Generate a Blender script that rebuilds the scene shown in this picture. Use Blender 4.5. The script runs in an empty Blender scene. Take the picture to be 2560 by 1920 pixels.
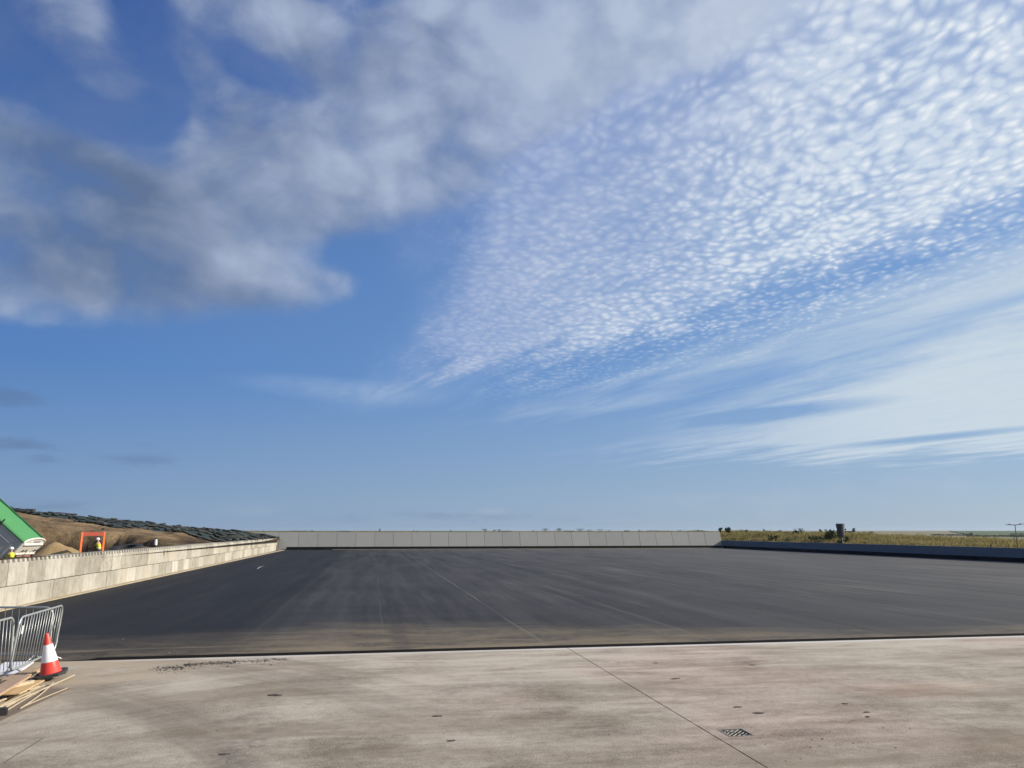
import bpy, bmesh, math, random
from mathutils import Vector, Matrix, Quaternion
from math import sin, cos, tan, pi, radians as R, sqrt, atan2, floor, exp
random.seed(7)
sc = bpy.context.scene
COL = sc.collection

# ------------------------------------------------------------------ camera, light, exposure
EYE = 2.65
FPX, PITCH = 1923.0, R(10.83)            # focal length in photo pixels, upward pitch
TH = R(10.1)                             # the yard is turned this much from the view
cam_d = bpy.data.cameras.new('camera'); cam = bpy.data.objects.new('camera', cam_d); COL.objects.link(cam)
cam_d.sensor_width = 36.0; cam_d.lens = FPX / 2560 * 36.0
cam_d.clip_start = 0.1; cam_d.clip_end = 12000
cam.location = (0, 0, EYE); cam.rotation_euler = (pi / 2 + PITCH, 0, 0)
sc.camera = cam
sc.view_settings.view_transform = 'Standard'; sc.view_settings.look = 'None'
EXPO = 0.75
sc.view_settings.exposure = EXPO; sc.view_settings.gamma = 1
sc.view_settings.use_curve_mapping = False
sc.cycles.use_denoising = True
sc.cycles.max_bounces = 6

SUN_EL = R(26.0)
_sy = Vector((cos(SUN_EL) * 0.985, -cos(SUN_EL) * 0.17, sin(SUN_EL)))      # towards the sun, yard axes
SUN = Vector((_sy.x * cos(TH) - _sy.y * sin(TH), _sy.x * sin(TH) + _sy.y * cos(TH), _sy.z)).normalized()
sl = bpy.data.lights.new('sun', 'SUN'); sl.energy = 3.9; sl.angle = R(0.55); sl.color = (1.0, 0.90, 0.76)
so = bpy.data.objects.new('sun', sl); COL.objects.link(so)
so.rotation_euler = SUN.to_track_quat('Z', 'Y').to_euler(); so.location = (60, 0, 40)
SUN_AZ = atan2(SUN.x, SUN.y)

# ------------------------------------------------------------------ node helpers
class V:
    """a shader value: wraps a socket (or number) with arithmetic that adds Math nodes"""
    def __init__(s, g, k): s.g, s.k = g, k
    def _m(s, op, *o, clamp=False):
        n = s.g.nt.nodes.new('ShaderNodeMath'); n.operation = op; n.use_clamp = clamp
        for i, x in enumerate((s,) + o): s.g.put(n.inputs[i], x)
        return V(s.g, n.outputs[0])
    def __add__(s, o): return s._m('ADD', o)
    __radd__ = __add__
    def __sub__(s, o): return s._m('SUBTRACT', o)
    def __rsub__(s, o): return V(s.g, o)._m('SUBTRACT', s)
    def __mul__(s, o): return s._m('MULTIPLY', o)
    __rmul__ = __mul__
    def __truediv__(s, o): return s._m('DIVIDE', o)
    def __rtruediv__(s, o): return V(s.g, o)._m('DIVIDE', s)
    def __neg__(s): return s._m('MULTIPLY', -1.0)
    def pw(s, e): return s._m('POWER', e)
    def mx(s, o): return s._m('MAXIMUM', o)
    def mn(s, o): return s._m('MINIMUM', o)
    def ab(s): return s._m('ABSOLUTE')
    def sin(s): return s._m('SINE')
    def fl(s): return s._m('FLOOR')
    def fr(s): return s._m('FRACT')
    def clamp(s): return s._m('ADD', 0.0, clamp=True)
    def step(s, a, b, lo=0.0, hi=1.0, smooth=True):
        n = s.g.nt.nodes.new('ShaderNodeMapRange'); n.interpolation_type = 'SMOOTHSTEP' if smooth else 'LINEAR'
        n.clamp = True
        for i, x in enumerate((s, a, b, lo, hi)): s.g.put(n.inputs[i], x)
        return V(s.g, n.outputs[0])

class G:
    def __init__(s, nt): s.nt = nt
    def put(s, inp, x):
        if isinstance(x, V): x = x.k
        if isinstance(x, (int, float, tuple, list)):
            if isinstance(x, (tuple, list)) and len(x) == 3 and inp.type == 'RGBA': x = (*x, 1)
            inp.default_value = x
        else: s.nt.links.new(x, inp)
    def node(s, t, **kw):
        n = s.nt.nodes.new(t)
        for k, v in kw.items(): setattr(n, k, v)
        return n
    def comb(s, x, y, z=0.0):
        n = s.node('ShaderNodeCombineXYZ')
        for i, q in enumerate((x, y, z)): s.put(n.inputs[i], q)
        return n.outputs[0]
    def sep(s, vec):
        n = s.node('ShaderNodeSeparateXYZ'); s.put(n.inputs[0], vec)
        return [V(s, o) for o in n.outputs]
    def noise(s, vec, scale, detail=2.0, rough=0.5, dist=0.0, col=False, lac=2.0):
        n = s.node('ShaderNodeTexNoise'); s.put(n.inputs['Vector'], vec)
        for k, v in (('Scale', scale), ('Detail', detail), ('Roughness', rough), ('Lacunarity', lac), ('Distortion', dist)): s.put(n.inputs[k], v)
        return n.outputs['Color'] if col else V(s, n.outputs[0])
    def voro(s, vec, scale, feature='F1', smooth=0.5, out='Distance', rnd=1.0):
        n = s.node('ShaderNodeTexVoronoi'); n.feature = feature; s.put(n.inputs['Vector'], vec)
        s.put(n.inputs['Scale'], scale); s.put(n.inputs['Randomness'], rnd)
        if feature == 'SMOOTH_F1': s.put(n.inputs['Smoothness'], smooth)
        o = n.outputs[out]
        return o if out == 'Color' else V(s, o)
    def mix(s, f, a, b, mode='MIX'):
        n = s.node('ShaderNodeMix', data_type='RGBA', blend_type=mode)
        s.put(n.inputs[0], f); s.put(n.inputs[6], a); s.put(n.inputs[7], b)
        return n.outputs[2]
    def vmath(s, op, a, b):
        n = s.node('ShaderNodeVectorMath', operation=op); s.put(n.inputs[0], a); s.put(n.inputs[1], b)
        return n.outputs[0]
    def scalev(s, a, f):
        n = s.node('ShaderNodeVectorMath', operation='SCALE'); s.put(n.inputs[0], a); s.put(n.inputs[3], f)
        return n.outputs[0]

def lin(r, g, b):
    f = lambda c: (c / 255 / 12.92) if c <= 10 else ((c / 255 + 0.055) / 1.055) ** 2.4
    return (f(r), f(g), f(b))

# ------------------------------------------------------------------ where a photo pixel looks
def ray(x, y):
    u, v = (x - 1280) / FPX, (960 - y) / FPX
    return Vector((u, cos(PITCH) - v * sin(PITCH), sin(PITCH) + v * cos(PITCH)))
def azel(x, y):
    d = ray(x, y).normalized()
    return math.degrees(atan2(d.x, d.y)), math.degrees(math.asin(d.z))
def ground(x, y, z=0.0):
    d = ray(x, y); t = (z - EYE) / d.z
    return Vector((d.x * t, d.y * t, z))
def yard(p):
    return p.x * cos(TH) + p.y * sin(TH), -p.x * sin(TH) + p.y * cos(TH)
def W(s, d, z=0.0):
    return Vector((s * cos(TH) - d * sin(TH), s * sin(TH) + d * cos(TH), z))
YR = Matrix.Rotation(TH, 4, 'Z')

# ------------------------------------------------------------------ sky
SKY_STR = 0.10
def build_sky():
    w = bpy.data.worlds.new('World'); sc.world = w; w.use_nodes = True
    nt = w.node_tree; nt.nodes.clear(); g = G(nt)
    out = g.node('ShaderNodeOutputWorld'); bg = g.node('ShaderNodeBackground'); nt.links.new(bg.outputs[0], out.inputs[0])
    bg.inputs[1].default_value = SKY_STR
    sky = g.node('ShaderNodeTexSky', sky_type='NISHITA'); sky.sun_disc = False
    sky.sun_elevation = SUN_EL; sky.sun_rotation = SUN_AZ
    sky.altitude = 100; sky.air_density = 1.0; sky.dust_density = 0.6; sky.ozone_density = 2.2
    K = 1.0 / (SKY_STR * 2 ** EXPO)               # display colour -> sky radiance units
    def C(r, gg, b): return tuple(c * K for c in lin(r, gg, b))
    tc = g.node('ShaderNodeTexCoord'); D = tc.outputs['Generated']
    n = g.node('ShaderNodeVectorMath', operation='NORMALIZE'); nt.links.new(D, n.inputs[0]); D = n.outputs[0]
    x, y, z = g.sep(D)
    az = x._m('ARCTAN2', y) * 57.29578
    el = z._m('ARCSINE') * 57.29578
    # cloud deck coordinates: the deck is a level sheet high above
    zz = z.mx(0.0) + 0.035
    px, py = x / zz, y / zz
    ba = R(-29.0)
    u = px * sin(ba) + py * cos(ba)
    wv = px * cos(ba) - py * sin(ba)
    front = y.step(0.0, 0.25)
    def blob(cx, cy, rx, ry, ang=0.0, p=1.0):
        a0, e0 = azel(cx, cy); a1 = azel(cx + rx, cy)[0]; e1 = azel(cx, cy + ry)[1]
        ra, re = abs(a1 - a0), abs(e1 - e0)
        dx, dy = (az - a0), (el - e0)
        c, s_ = cos(R(ang)), sin(R(ang))
        dx, dy = (dx * c + dy * s_) / ra, (dy * c - dx * s_) / re
        return ((1.0 - (dx * dx + dy * dy)).mx(0.0)).pw(1.5)
    def side(p1, p2, soft, warp=None):
        """soft half-plane, 1 on the right of p1->p2 as seen in the sky"""
        a, b = azel(*p1), azel(*p2)
        vx, vy = b[0] - a[0], b[1] - a[1]; L = sqrt(vx * vx + vy * vy)
        sd = (az - a[0]) * (vy / L) - (el - a[1]) * (vx / L)
        if warp is not None: sd = sd + warp
        return sd.step(-soft, soft)
    # --- clear air: the physical sky, greyed a little towards the horizon by the summer haze
    base = sky.outputs[0]
    right = az.step(-34.0, 44.0, smooth=False)
    e1 = el.step(-1.0, 11.0, smooth=False); e2 = el.step(9.0, 38.0)
    low = g.mix(right, C(120, 150, 186), C(172, 191, 205))
    mid = g.mix(right, C(76, 122, 184), C(128, 168, 216))
    top = g.mix(right, C(50, 85, 152), C(104, 140, 204))
    air = g.mix(e2, g.mix(e1, low, mid), top)
    base = g.mix(0.92, base, air)
    # --- warps
    wn = g.noise(D, 6.0, 3.0, 0.6) - 0.5
    wn2 = g.noise(D, 22.0, 3.0, 0.6) - 0.5
    streak = g.noise(g.comb(u * 0.55, wv * 2.2, 0.0), 1.6, 5.0, 0.62, 0.3) - 0.5
    fine = g.noise(g.comb(u, wv * 1.3, 3.0), 11.0, 4.0, 0.7)
    # --- mackerel cells
    z2 = z.mx(0.0) + 0.075
    glare0 = az.step(2.0, 30.0)
    ca = R(24.0); qx, qy = x / z2, y / z2
    uc, wc = qx * sin(ca) + qy * cos(ca), qx * cos(ca) - qy * sin(ca)
    cb = g.comb(uc * 0.62, wc * 1.0, 1.0)
    cw = g.noise(cb, 11.0, 2.0, 0.55, col=True)
    cw2 = g.noise(cb, 2.2, 2.0, 0.5, col=True)
    cv = g.vmath('ADD', g.vmath('ADD', g.comb(uc * 0.86 + wc * 0.14, wc * 0.95, 0.0), g.scalev(cw, 0.055)), g.scalev(cw2, 0.16))
    cell = g.voro(cv, 34.0, 'SMOOTH_F1', 0.42)
    cell2 = g.noise(cv, 34.0, 3.0, 0.62) - 0.5
    rip = g.noise(g.comb(uc * 0.60 + wc * 0.35, wc * 0.90 - uc * 0.1, 6.0), 30.0, 2.5, 0.55, 0.35) - 0.5
    clump = g.noise(cb, 5.5, 3.0, 0.6) - 0.5
    puff = 0.84 - cell * 1.35 + cell2 * 0.7 + rip * 0.8 + clump * 0.4
    # --- altocumulus sheet (right half)
    left1 = side((985, 985), (1075, 640), 4.5, wn * 9.0 + streak * 5.0 + wn2 * 3.0)
    left2 = side((940, 660), (1300, 60), 7.5, wn * 11.0 + wn2 * 3.0)
    lower = side((2560, 520), (1380, 905), 2.2, streak * 7.0 + wn2 * 2.0)
    lower2 = side((1380, 905), (1000, 985), 1.6, streak * 5.0 + wn2 * 2.0)
    ac = left1 * left2 * lower * lower2
    strip = side((2560, 700), (1330, 1015), 1.6, streak * 5.0) * side((1180, 1030), (1290, 560), 3.0, wn * 5.0)
    bright = side((1330, 1000), (1920, 200), 10.0, wn * 10.0 + streak * 6.0)
    amount = ac * (0.86 + streak * 0.7) + (strip - ac).mx(0.0) * (0.46 + streak * 0.8)
    a_puff = (puff + (amount - 0.5) * 1.1).step(-0.10, 1.05)
    veil = (ac * (0.80 + streak * 0.8 + wn * 0.5)).clamp()
    a_ac = (veil * (0.50 + (0.6 - bright) * 0.34 + clump * 0.4) + a_puff * (0.20 + bright * 0.42) + veil * a_puff * 0.15 + veil * glare0 * 0.22).clamp() * (ac + strip * 0.85).mn(1.0)
    c_ac = g.mix(bright, C(163, 180, 214), C(204, 217, 233))
    glare = az.step(8.0, 42.0)
    hi = (a_puff * (puff + 0.05)).step(0.18, 0.85) * (bright * 0.65 + 0.10) * (0.7 + glare * 0.6)
    c_ac = g.mix(hi.clamp(), c_ac, C(232, 238, 244))
    # --- cirrus sheet low on the right
    c1 = side((1560, 1110), (2560, 745), 3.2, streak * 6.0 + wn2 * 2.2) * side((2560, 1128), (1690, 1145), 0.9, streak * 4.5 + wn * 2.0)
    c1 = c1 * side((1520, 1180), (1960, 900), 5.0, streak * 9.0)
    wedge = blob(1960, 1032, 360, 26, 4.0) + blob(2330, 1095, 420, 13, 3.0) * 1.3
    band = side((1330, 1000), (2560, 610), 1.8, streak * 5.0) * side((2560, 770), (1290, 1020), 1.8, streak * 5.0) * side((1200, 1100), (1420, 900), 5.0, streak * 8.0)
    a_ci = ((c1 * 1.0).mx(band * 0.80) * (0.97 + streak * 0.30 + (fine - 0.5) * 0.35) - wedge * (0.8 + streak * 0.6)).clamp()
    c_ci = g.mix(az.step(6.0, 30.0), C(164, 187, 216), C(202, 216, 227))
    wisp = (blob(850, 975, 330, 38, -3.0) * 0.40 + blob(1010, 975, 240, 60, 10.0) * 0.30 + blob(1500, 1010, 300, 26, 4.0) * 0.5) * (0.7 + streak * 1.8 + (fine - 0.5) * 0.9)
    a_ci = (a_ci + wisp.mx(0.0)).clamp()
    # --- cumulus, grey below and pale on the sunward side
    Ds = g.vmath('MULTIPLY', D, (1.0, 1.0, 1.3))
    wv3 = g.noise(Ds, 5.0, 2.0, 0.5, col=True)
    Ds = g.vmath('ADD', Ds, g.scalev(wv3, 0.10))
    SH = (0.034, -0.005, 0.032)
    n1 = g.noise(Ds, 3.6, 7.0, 0.55)
    n2 = g.noise(g.vmath('ADD', Ds, SH), 3.6, 3.0, 0.55)
    nm = g.noise(Ds, 9.5, 6.0, 0.58, 0.15)
    nm2 = g.noise(g.vmath('ADD', Ds, (0.014, -0.002, 0.013)), 9.5, 3.0, 0.58, 0.15)
    nb = g.noise(Ds, 24.0, 4.0, 0.60)
    Dw = g.vmath('ADD', Ds, g.scalev(g.noise(Ds, 16.0, 3.0, 0.6, col=True), 0.045))
    bil = 0.62 - g.voro(Dw, 7.0, 'SMOOTH_F1', 0.5) * 0.75 + 0.34 - g.voro(Dw, 17.0, 'SMOOTH_F1', 0.5) * 0.55
    cov = (blob(330, 570, 640, 260, -6) * 1.2 + blob(640, 640, 320, 180, -12) * 0.8 + blob(960, 430, 420, 200, 22) * 0.9
           + blob(150, 750, 480, 120) * 0.7 + blob(1400, 110, 680, 260, 10) * 1.15 + blob(1180, 60, 320, 240, 0) * 0.4
           + blob(720, 330, 400, 170, 20) * 0.75
           + blob(190, 60, 300, 190, -35) * 0.95 + blob(640, 30, 380, 150, -20) * 0.85 + blob(40, 400, 240, 220) * 0.7
           + blob(520, 200, 260, 130, -50) * 0.6 + blob(280, 430, 200, 70, -15) * 0.5
           + blob(950, 120, 260, 180, 0) * 0.45 + blob(1750, 40, 560, 170) * 0.75 + blob(1200, 330, 430, 240, 30) * 0.55).mn(1.0)
    gaps = (blob(320, 340, 210, 90, -20) * 0.9 + blob(325, 80, 90, 140, 10) * 0.8 + blob(650, 175, 240, 60, -12) * 0.8 + blob(850, 120, 90, 120, -25) * 0.6
            + blob(870, 640, 190, 60) * 1.0 + blob(120, 255, 150, 120) * 0.7 + blob(985, 90, 70, 60) * 0.6 + blob(700, 930, 900, 170) * 1.0)
    q = cov - gaps * (0.35 + nm * 0.9) + (n1 - 0.5) * 1.8 + (nm - 0.5) * 1.35 + (nb - 0.5) * 0.65 + (bil - 0.36) * 1.5 + 0.20 - (1.0 - (cov * 2.2).clamp()) * 0.8
    q = q * front + (1.0 - front) * ((n1 - 0.5) * 2.4 + 0.05)
    a_cu = q.step(-0.22, 0.85)
    thick = q.step(0.2, 1.6)
    lit = ((n1 - n2) * 2.6 + (nm - nm2) * 1.5 + 0.45).clamp()
    dark = (blob(400, 500, 460, 130, -14) * 0.75 + blob(90, 640, 380, 180) * 0.55 + blob(330, 700, 480, 130, -6) * 0.45 + blob(1420, 80, 230, 170, -50) * 0.18 + blob(430, 610, 260, 130, -8) * 0.3)
    lights = blob(605, 585, 230, 170, -20) * 0.6 + blob(1000, 450, 170, 120) * 0.4 + blob(780, 690, 230, 110, -20) * 0.45 + blob(230, 70, 230, 190, -60) * 0.45 + blob(570, 40, 270, 130) * 0.45 + blob(1310, 110, 230, 180) * 0.35 + blob(1880, 40, 290, 130) * 0.5 + blob(850, 330, 300, 130, 15) * 0.35
    tone = (lit * 0.45 + 0.29 + (bil - 0.38) * 0.8 + lights * 0.55 - dark * 0.52 + 0.05 + az.step(-25.0, 12.0) * 0.36 + (nb - 0.5) * 0.2).clamp()
    c_cu = g.mix(tone, C(98, 116, 146), C(170, 184, 208))
    c_cu = g.mix((tone - 0.55).mx(0.0) * (0.22 + az.step(-2.0, 22.0) * 0.8), c_cu, C(212, 221, 234))
    a_cu = a_cu * (0.42 + thick * 0.48)
    thin = (blob(430, 260, 1000, 420, 0) * 1.1 + blob(250, 690, 620, 190, -4) * 0.8).mn(1.0) * ((n2 - 0.5) * 1.3 + (nm - 0.5) * 1.6 + (nb - 0.5) * 0.7 + 0.42).clamp()
    # --- small grey scraps low on the left
    sn = g.noise(g.comb(az * 0.11, el * 0.42, 5.0), 2.2, 4.0, 0.62)
    scr = (blob(60, 1112, 190, 34) + blob(100, 1150, 80, 22) * 0.8 + blob(335, 1152, 170, 38, 3) * 0.9 + blob(372, 1112, 60, 18) * 0.7 + blob(20, 990, 150, 60) * 0.9 + blob(725, 1166, 50, 12) * 0.4
           + blob(80, 1262, 330, 40) * 0.6 + blob(900, 1290, 520, 34) * 0.5 + blob(1350, 1290, 430, 26) * 0.5)
    scr = (scr * 1.25 + (sn - 0.5) * 3.2 - 0.35).step(0.0, 1.1) * scr.mn(1.0) * 0.5
    hz = (blob(1230, 1280, 60, 14) + blob(620, 1275, 130, 26) * 0.5 + blob(1750, 1250, 190, 40) * 0.45 + blob(2110, 1225, 60, 40) * 0.45 + blob(1900, 1255, 560, 28) * 0.35)
    hz = (hz * (0.5 + (sn - 0.5) * 3.5)).clamp() * 0.45
    col = g.mix(a_ci, base, c_ci)
    col = g.mix(a_ac, col, c_ac)
    col = g.mix(thin * 0.62, col, g.mix(az.step(-30.0, 0.0), C(104, 125, 168), C(134, 153, 194)))
    col = g.mix(a_cu, col, c_cu)
    col = g.mix(scr, col, C(92, 114, 150))
    col = g.mix(hz, col, C(178, 192, 208))
    nt.links.new(col, bg.inputs[0])
    w.cycles.sampling_method = 'MANUAL'; w.cycles.sample_map_resolution = 512
build_sky()
#@@REST
# ------------------------------------------------------------------ mesh helpers
class MB:
    """collects shapes; build() links them as ONE mesh object"""
    def __init__(s): s.v, s.f, s.m, s.cur = [], [], [], 0
    def add(s, vs, fs, M=None):
        o = len(s.v)
        for p in vs: s.v.append(tuple(M @ Vector(p)) if M is not None else tuple(p))
        for f in fs: s.f.append(tuple(i + o for i in f)); s.m.append(s.cur)
        return s
    def box(s, c, sz, M=None, taper=1.0):
        x, y, z = sz[0] / 2, sz[1] / 2, sz[2] / 2
        vs = [(c[0] + a * x * (taper if e > 0 else 1), c[1] + b * y * (taper if e > 0 else 1), c[2] + e * z) for e in (-1, 1) for a, b in ((-1, -1), (1, -1), (1, 1), (-1, 1))]
        return s.add(vs, [(3, 2, 1, 0), (4, 5, 6, 7), (0, 1, 5, 4), (1, 2, 6, 5), (2, 3, 7, 6), (3, 0, 4, 7)], M)
    def tube(s, pts, r, n=8, closed=False, M=None):
        pts = [Vector(p) for p in pts]; N = len(pts)
        rs = r if isinstance(r, (list, tuple)) else [r] * N
        vs, fs, up = [], [], None
        for i, p in enumerate(pts):
            if closed: t = (pts[(i + 1) % N] - pts[i - 1]).normalized()
            else: t = (pts[min(i + 1, N - 1)] - pts[max(i - 1, 0)]).normalized()
            if up is None:
                up = t.cross(Vector((0, 0, 1)))
                if up.length < 1e-3: up = t.cross(Vector((1, 0, 0)))
            up = (up - t * up.dot(t)).normalized(); w = t.cross(up)
            for k in range(n):
                a = 2 * pi * k / n; vs.append(p + (up * cos(a) + w * sin(a)) * rs[i])
        for i in range(N if closed else N - 1):
            j = (i + 1) % N
            for k in range(n): fs.append((i * n + k, i * n + (k + 1) % n, j * n + (k + 1) % n, j * n + k))
        if not closed: fs += [tuple(range(n - 1, -1, -1)), tuple((N - 1) * n + k for k in range(n))]
        return s.add(vs, fs, M)
    def lathe(s, prof, n=24, M=None):
        vs = [(r * cos(2 * pi * k / n), r * sin(2 * pi * k / n), z) for r, z in prof for k in range(n)]
        fs = [(i * n + k, i * n + (k + 1) % n, (i + 1) * n + (k + 1) % n, (i + 1) * n + k) for i in range(len(prof) - 1) for k in range(n)]
        fs += [tuple(range(n - 1, -1, -1)), tuple((len(prof) - 1) * n + k for k in range(n))]
        return s.add(vs, fs, M)
    def prism(s, poly, z0, z1, M=None):
        n = len(poly)
        vs = [(x, y, z0) for x, y in poly] + [(x, y, z1) for x, y in poly]
        fs = [tuple(range(n - 1, -1, -1)), tuple(range(n, 2 * n))] + [(i, (i + 1) % n, n + (i + 1) % n, n + i) for i in range(n)]
        return s.add(vs, fs, M)
    def leaf(s, c, r, rng, asp=0.7):
        a = Vector((rng.gauss(0, 1), rng.gauss(0, 1), rng.gauss(0, 1))).normalized()
        b = a.cross(Vector((rng.gauss(0, 1), rng.gauss(0, 1), rng.gauss(0, 1)))).normalized()
        c = Vector(c)
        return s.add([c - a * r, c + b * r * asp, c + a * r, c - b * r * asp], [(0, 1, 2, 3)])
    def build(s, name, mats, parent=None, smooth=False, bevel=0.0, M=None, ang=40):
        me = bpy.data.meshes.new(name)
        me.from_pydata(s.v, [], s.f)
        if not isinstance(mats, (list, tuple)): mats = [mats]
        for m in mats: me.materials.append(m)
        if len(mats) > 1: me.polygons.foreach_set('material_index', s.m)
        if smooth: me.polygons.foreach_set('use_smooth', [True] * len(s.f))
        me.update()
        o = bpy.data.objects.new(name, me); COL.objects.link(o)
        if parent is not None: o.parent = parent
        if M is not None: o.matrix_local = M
        if bevel:
            b = o.modifiers.new('bevel', 'BEVEL'); b.width = bevel; b.segments = 2; b.limit_method = 'ANGLE'; b.angle_limit = R(35)
        if smooth == 'auto':
            me.set_sharp_from_angle(angle=R(ang))
        return o

def tag(o, label=None, cat=None, group=None, kind=None):
    if label: o['label'] = label
    if cat: o['category'] = cat
    if group: o['group'] = group
    if kind: o['kind'] = kind
    return o
def struct(o, kind='structure', label=None, cat=None):
    return tag(o, label, cat, None, kind)
def thing(name, label, cat, loc=(0, 0, 0), rotz=0.0, group=None, M=None):
    o = bpy.data.objects.new(name, None); COL.objects.link(o)
    o.location = loc; o.rotation_euler = (0, 0, rotz); o.empty_display_size = 0.3
    if M is not None: o.matrix_world = M
    return tag(o, label, cat, group)
def copy_tree(o, loc, rotz, label=None, scale=None, parent=None):
    kids = KIDS.get(o.name) or [c for c in bpy.data.objects if c.parent == o]
    KIDS[o.name] = kids
    c = o.copy(); COL.objects.link(c)
    if parent is not None: c.parent = parent
    else:
        c.location = loc; c.rotation_euler = (0, 0, rotz)
        if scale is not None: c.scale = scale
        if label: c['label'] = label
    for k in kids: copy_tree(k, None, None, parent=c)
    return c
KIDS = {}

# ------------------------------------------------------------------ materials
def new_mat(name):
    m = bpy.data.materials.new(name); m.use_nodes = True
    nt = m.node_tree; nt.nodes.clear(); g = G(nt)
    out = g.node('ShaderNodeOutputMaterial'); b = g.node('ShaderNodeBsdfPrincipled')
    nt.links.new(b.outputs[0], out.inputs[0])
    tc = g.node('ShaderNodeTexCoord')
    return m, g, b, tc.outputs['Object'], out
def bump(g, b, h, strength=0.3, dist=0.01):
    n = g.node('ShaderNodeBump'); n.inputs['Strength'].default_value = strength; n.inputs['Distance'].default_value = dist
    g.put(n.inputs['Height'], h); g.nt.links.new(n.outputs[0], b.inputs['Normal'])
def mat(name, col, rough=0.7, var=0.25, scale=6.0, metal=0.0, bmp=0.0, isl=0.0, dirt=None, spec=0.5):
    """plain painted / mouldable surface with blotchy variation and wear"""
    m, g, b, P, out = new_mat(name)
    n = g.noise(P, scale, 5.0, 0.6); n2 = g.noise(P, scale * 7, 3.0, 0.6)
    f = (n - 0.5) * 2 * var + (n2 - 0.5) * var + 1.0
    if isl:
        ge = g.node('ShaderNodeNewGeometry'); f = f * (V(g, ge.outputs['Random Per Island']) * 2 * isl + (1 - isl))
    c = g.mix(1.0, col, g.comb(f, f, f), 'MULTIPLY')
    if dirt: c = g.mix(n.step(0.5, 0.75) * dirt[3], c, dirt[:3])
    g.put(b.inputs['Base Color'], c); g.put(b.inputs['Roughness'], (n2 - 0.5) * 0.2 + rough)
    b.inputs['Metallic'].default_value = metal; b.inputs['Specular IOR Level'].default_value = spec
    if bmp: bump(g, b, n2 + n, bmp, 0.01)
    return m
def leafmat(name, c1, c2, scale=1.5, trans=0.35, pale=None):
    m, g, b, P, out = new_mat(name)
    ge = g.node('ShaderNodeNewGeometry'); rnd = V(g, ge.outputs['Random Per Island'])
    n = g.noise(P, scale, 3.0, 0.6)
    c = g.mix((rnd * 0.6 + (n - 0.5) * 1.4 + 0.2).clamp(), c1, c2)
    if pale: c = g.mix(rnd.step(0.72, 1.0) * 0.8, c, pale)
    g.put(b.inputs['Base Color'], c); b.inputs['Roughness'].default_value = 0.75; b.inputs['Specular IOR Level'].default_value = 0.25
    t = g.node('ShaderNodeBsdfTranslucent'); g.put(t.inputs[0], c)
    mx = g.node('ShaderNodeMixShader'); mx.inputs[0].default_value = trans
    g.nt.links.new(b.outputs[0], mx.inputs[1]); g.nt.links.new(t.outputs[0], mx.inputs[2]); g.nt.links.new(mx.outputs[0], out.inputs[0])
    return m

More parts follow.
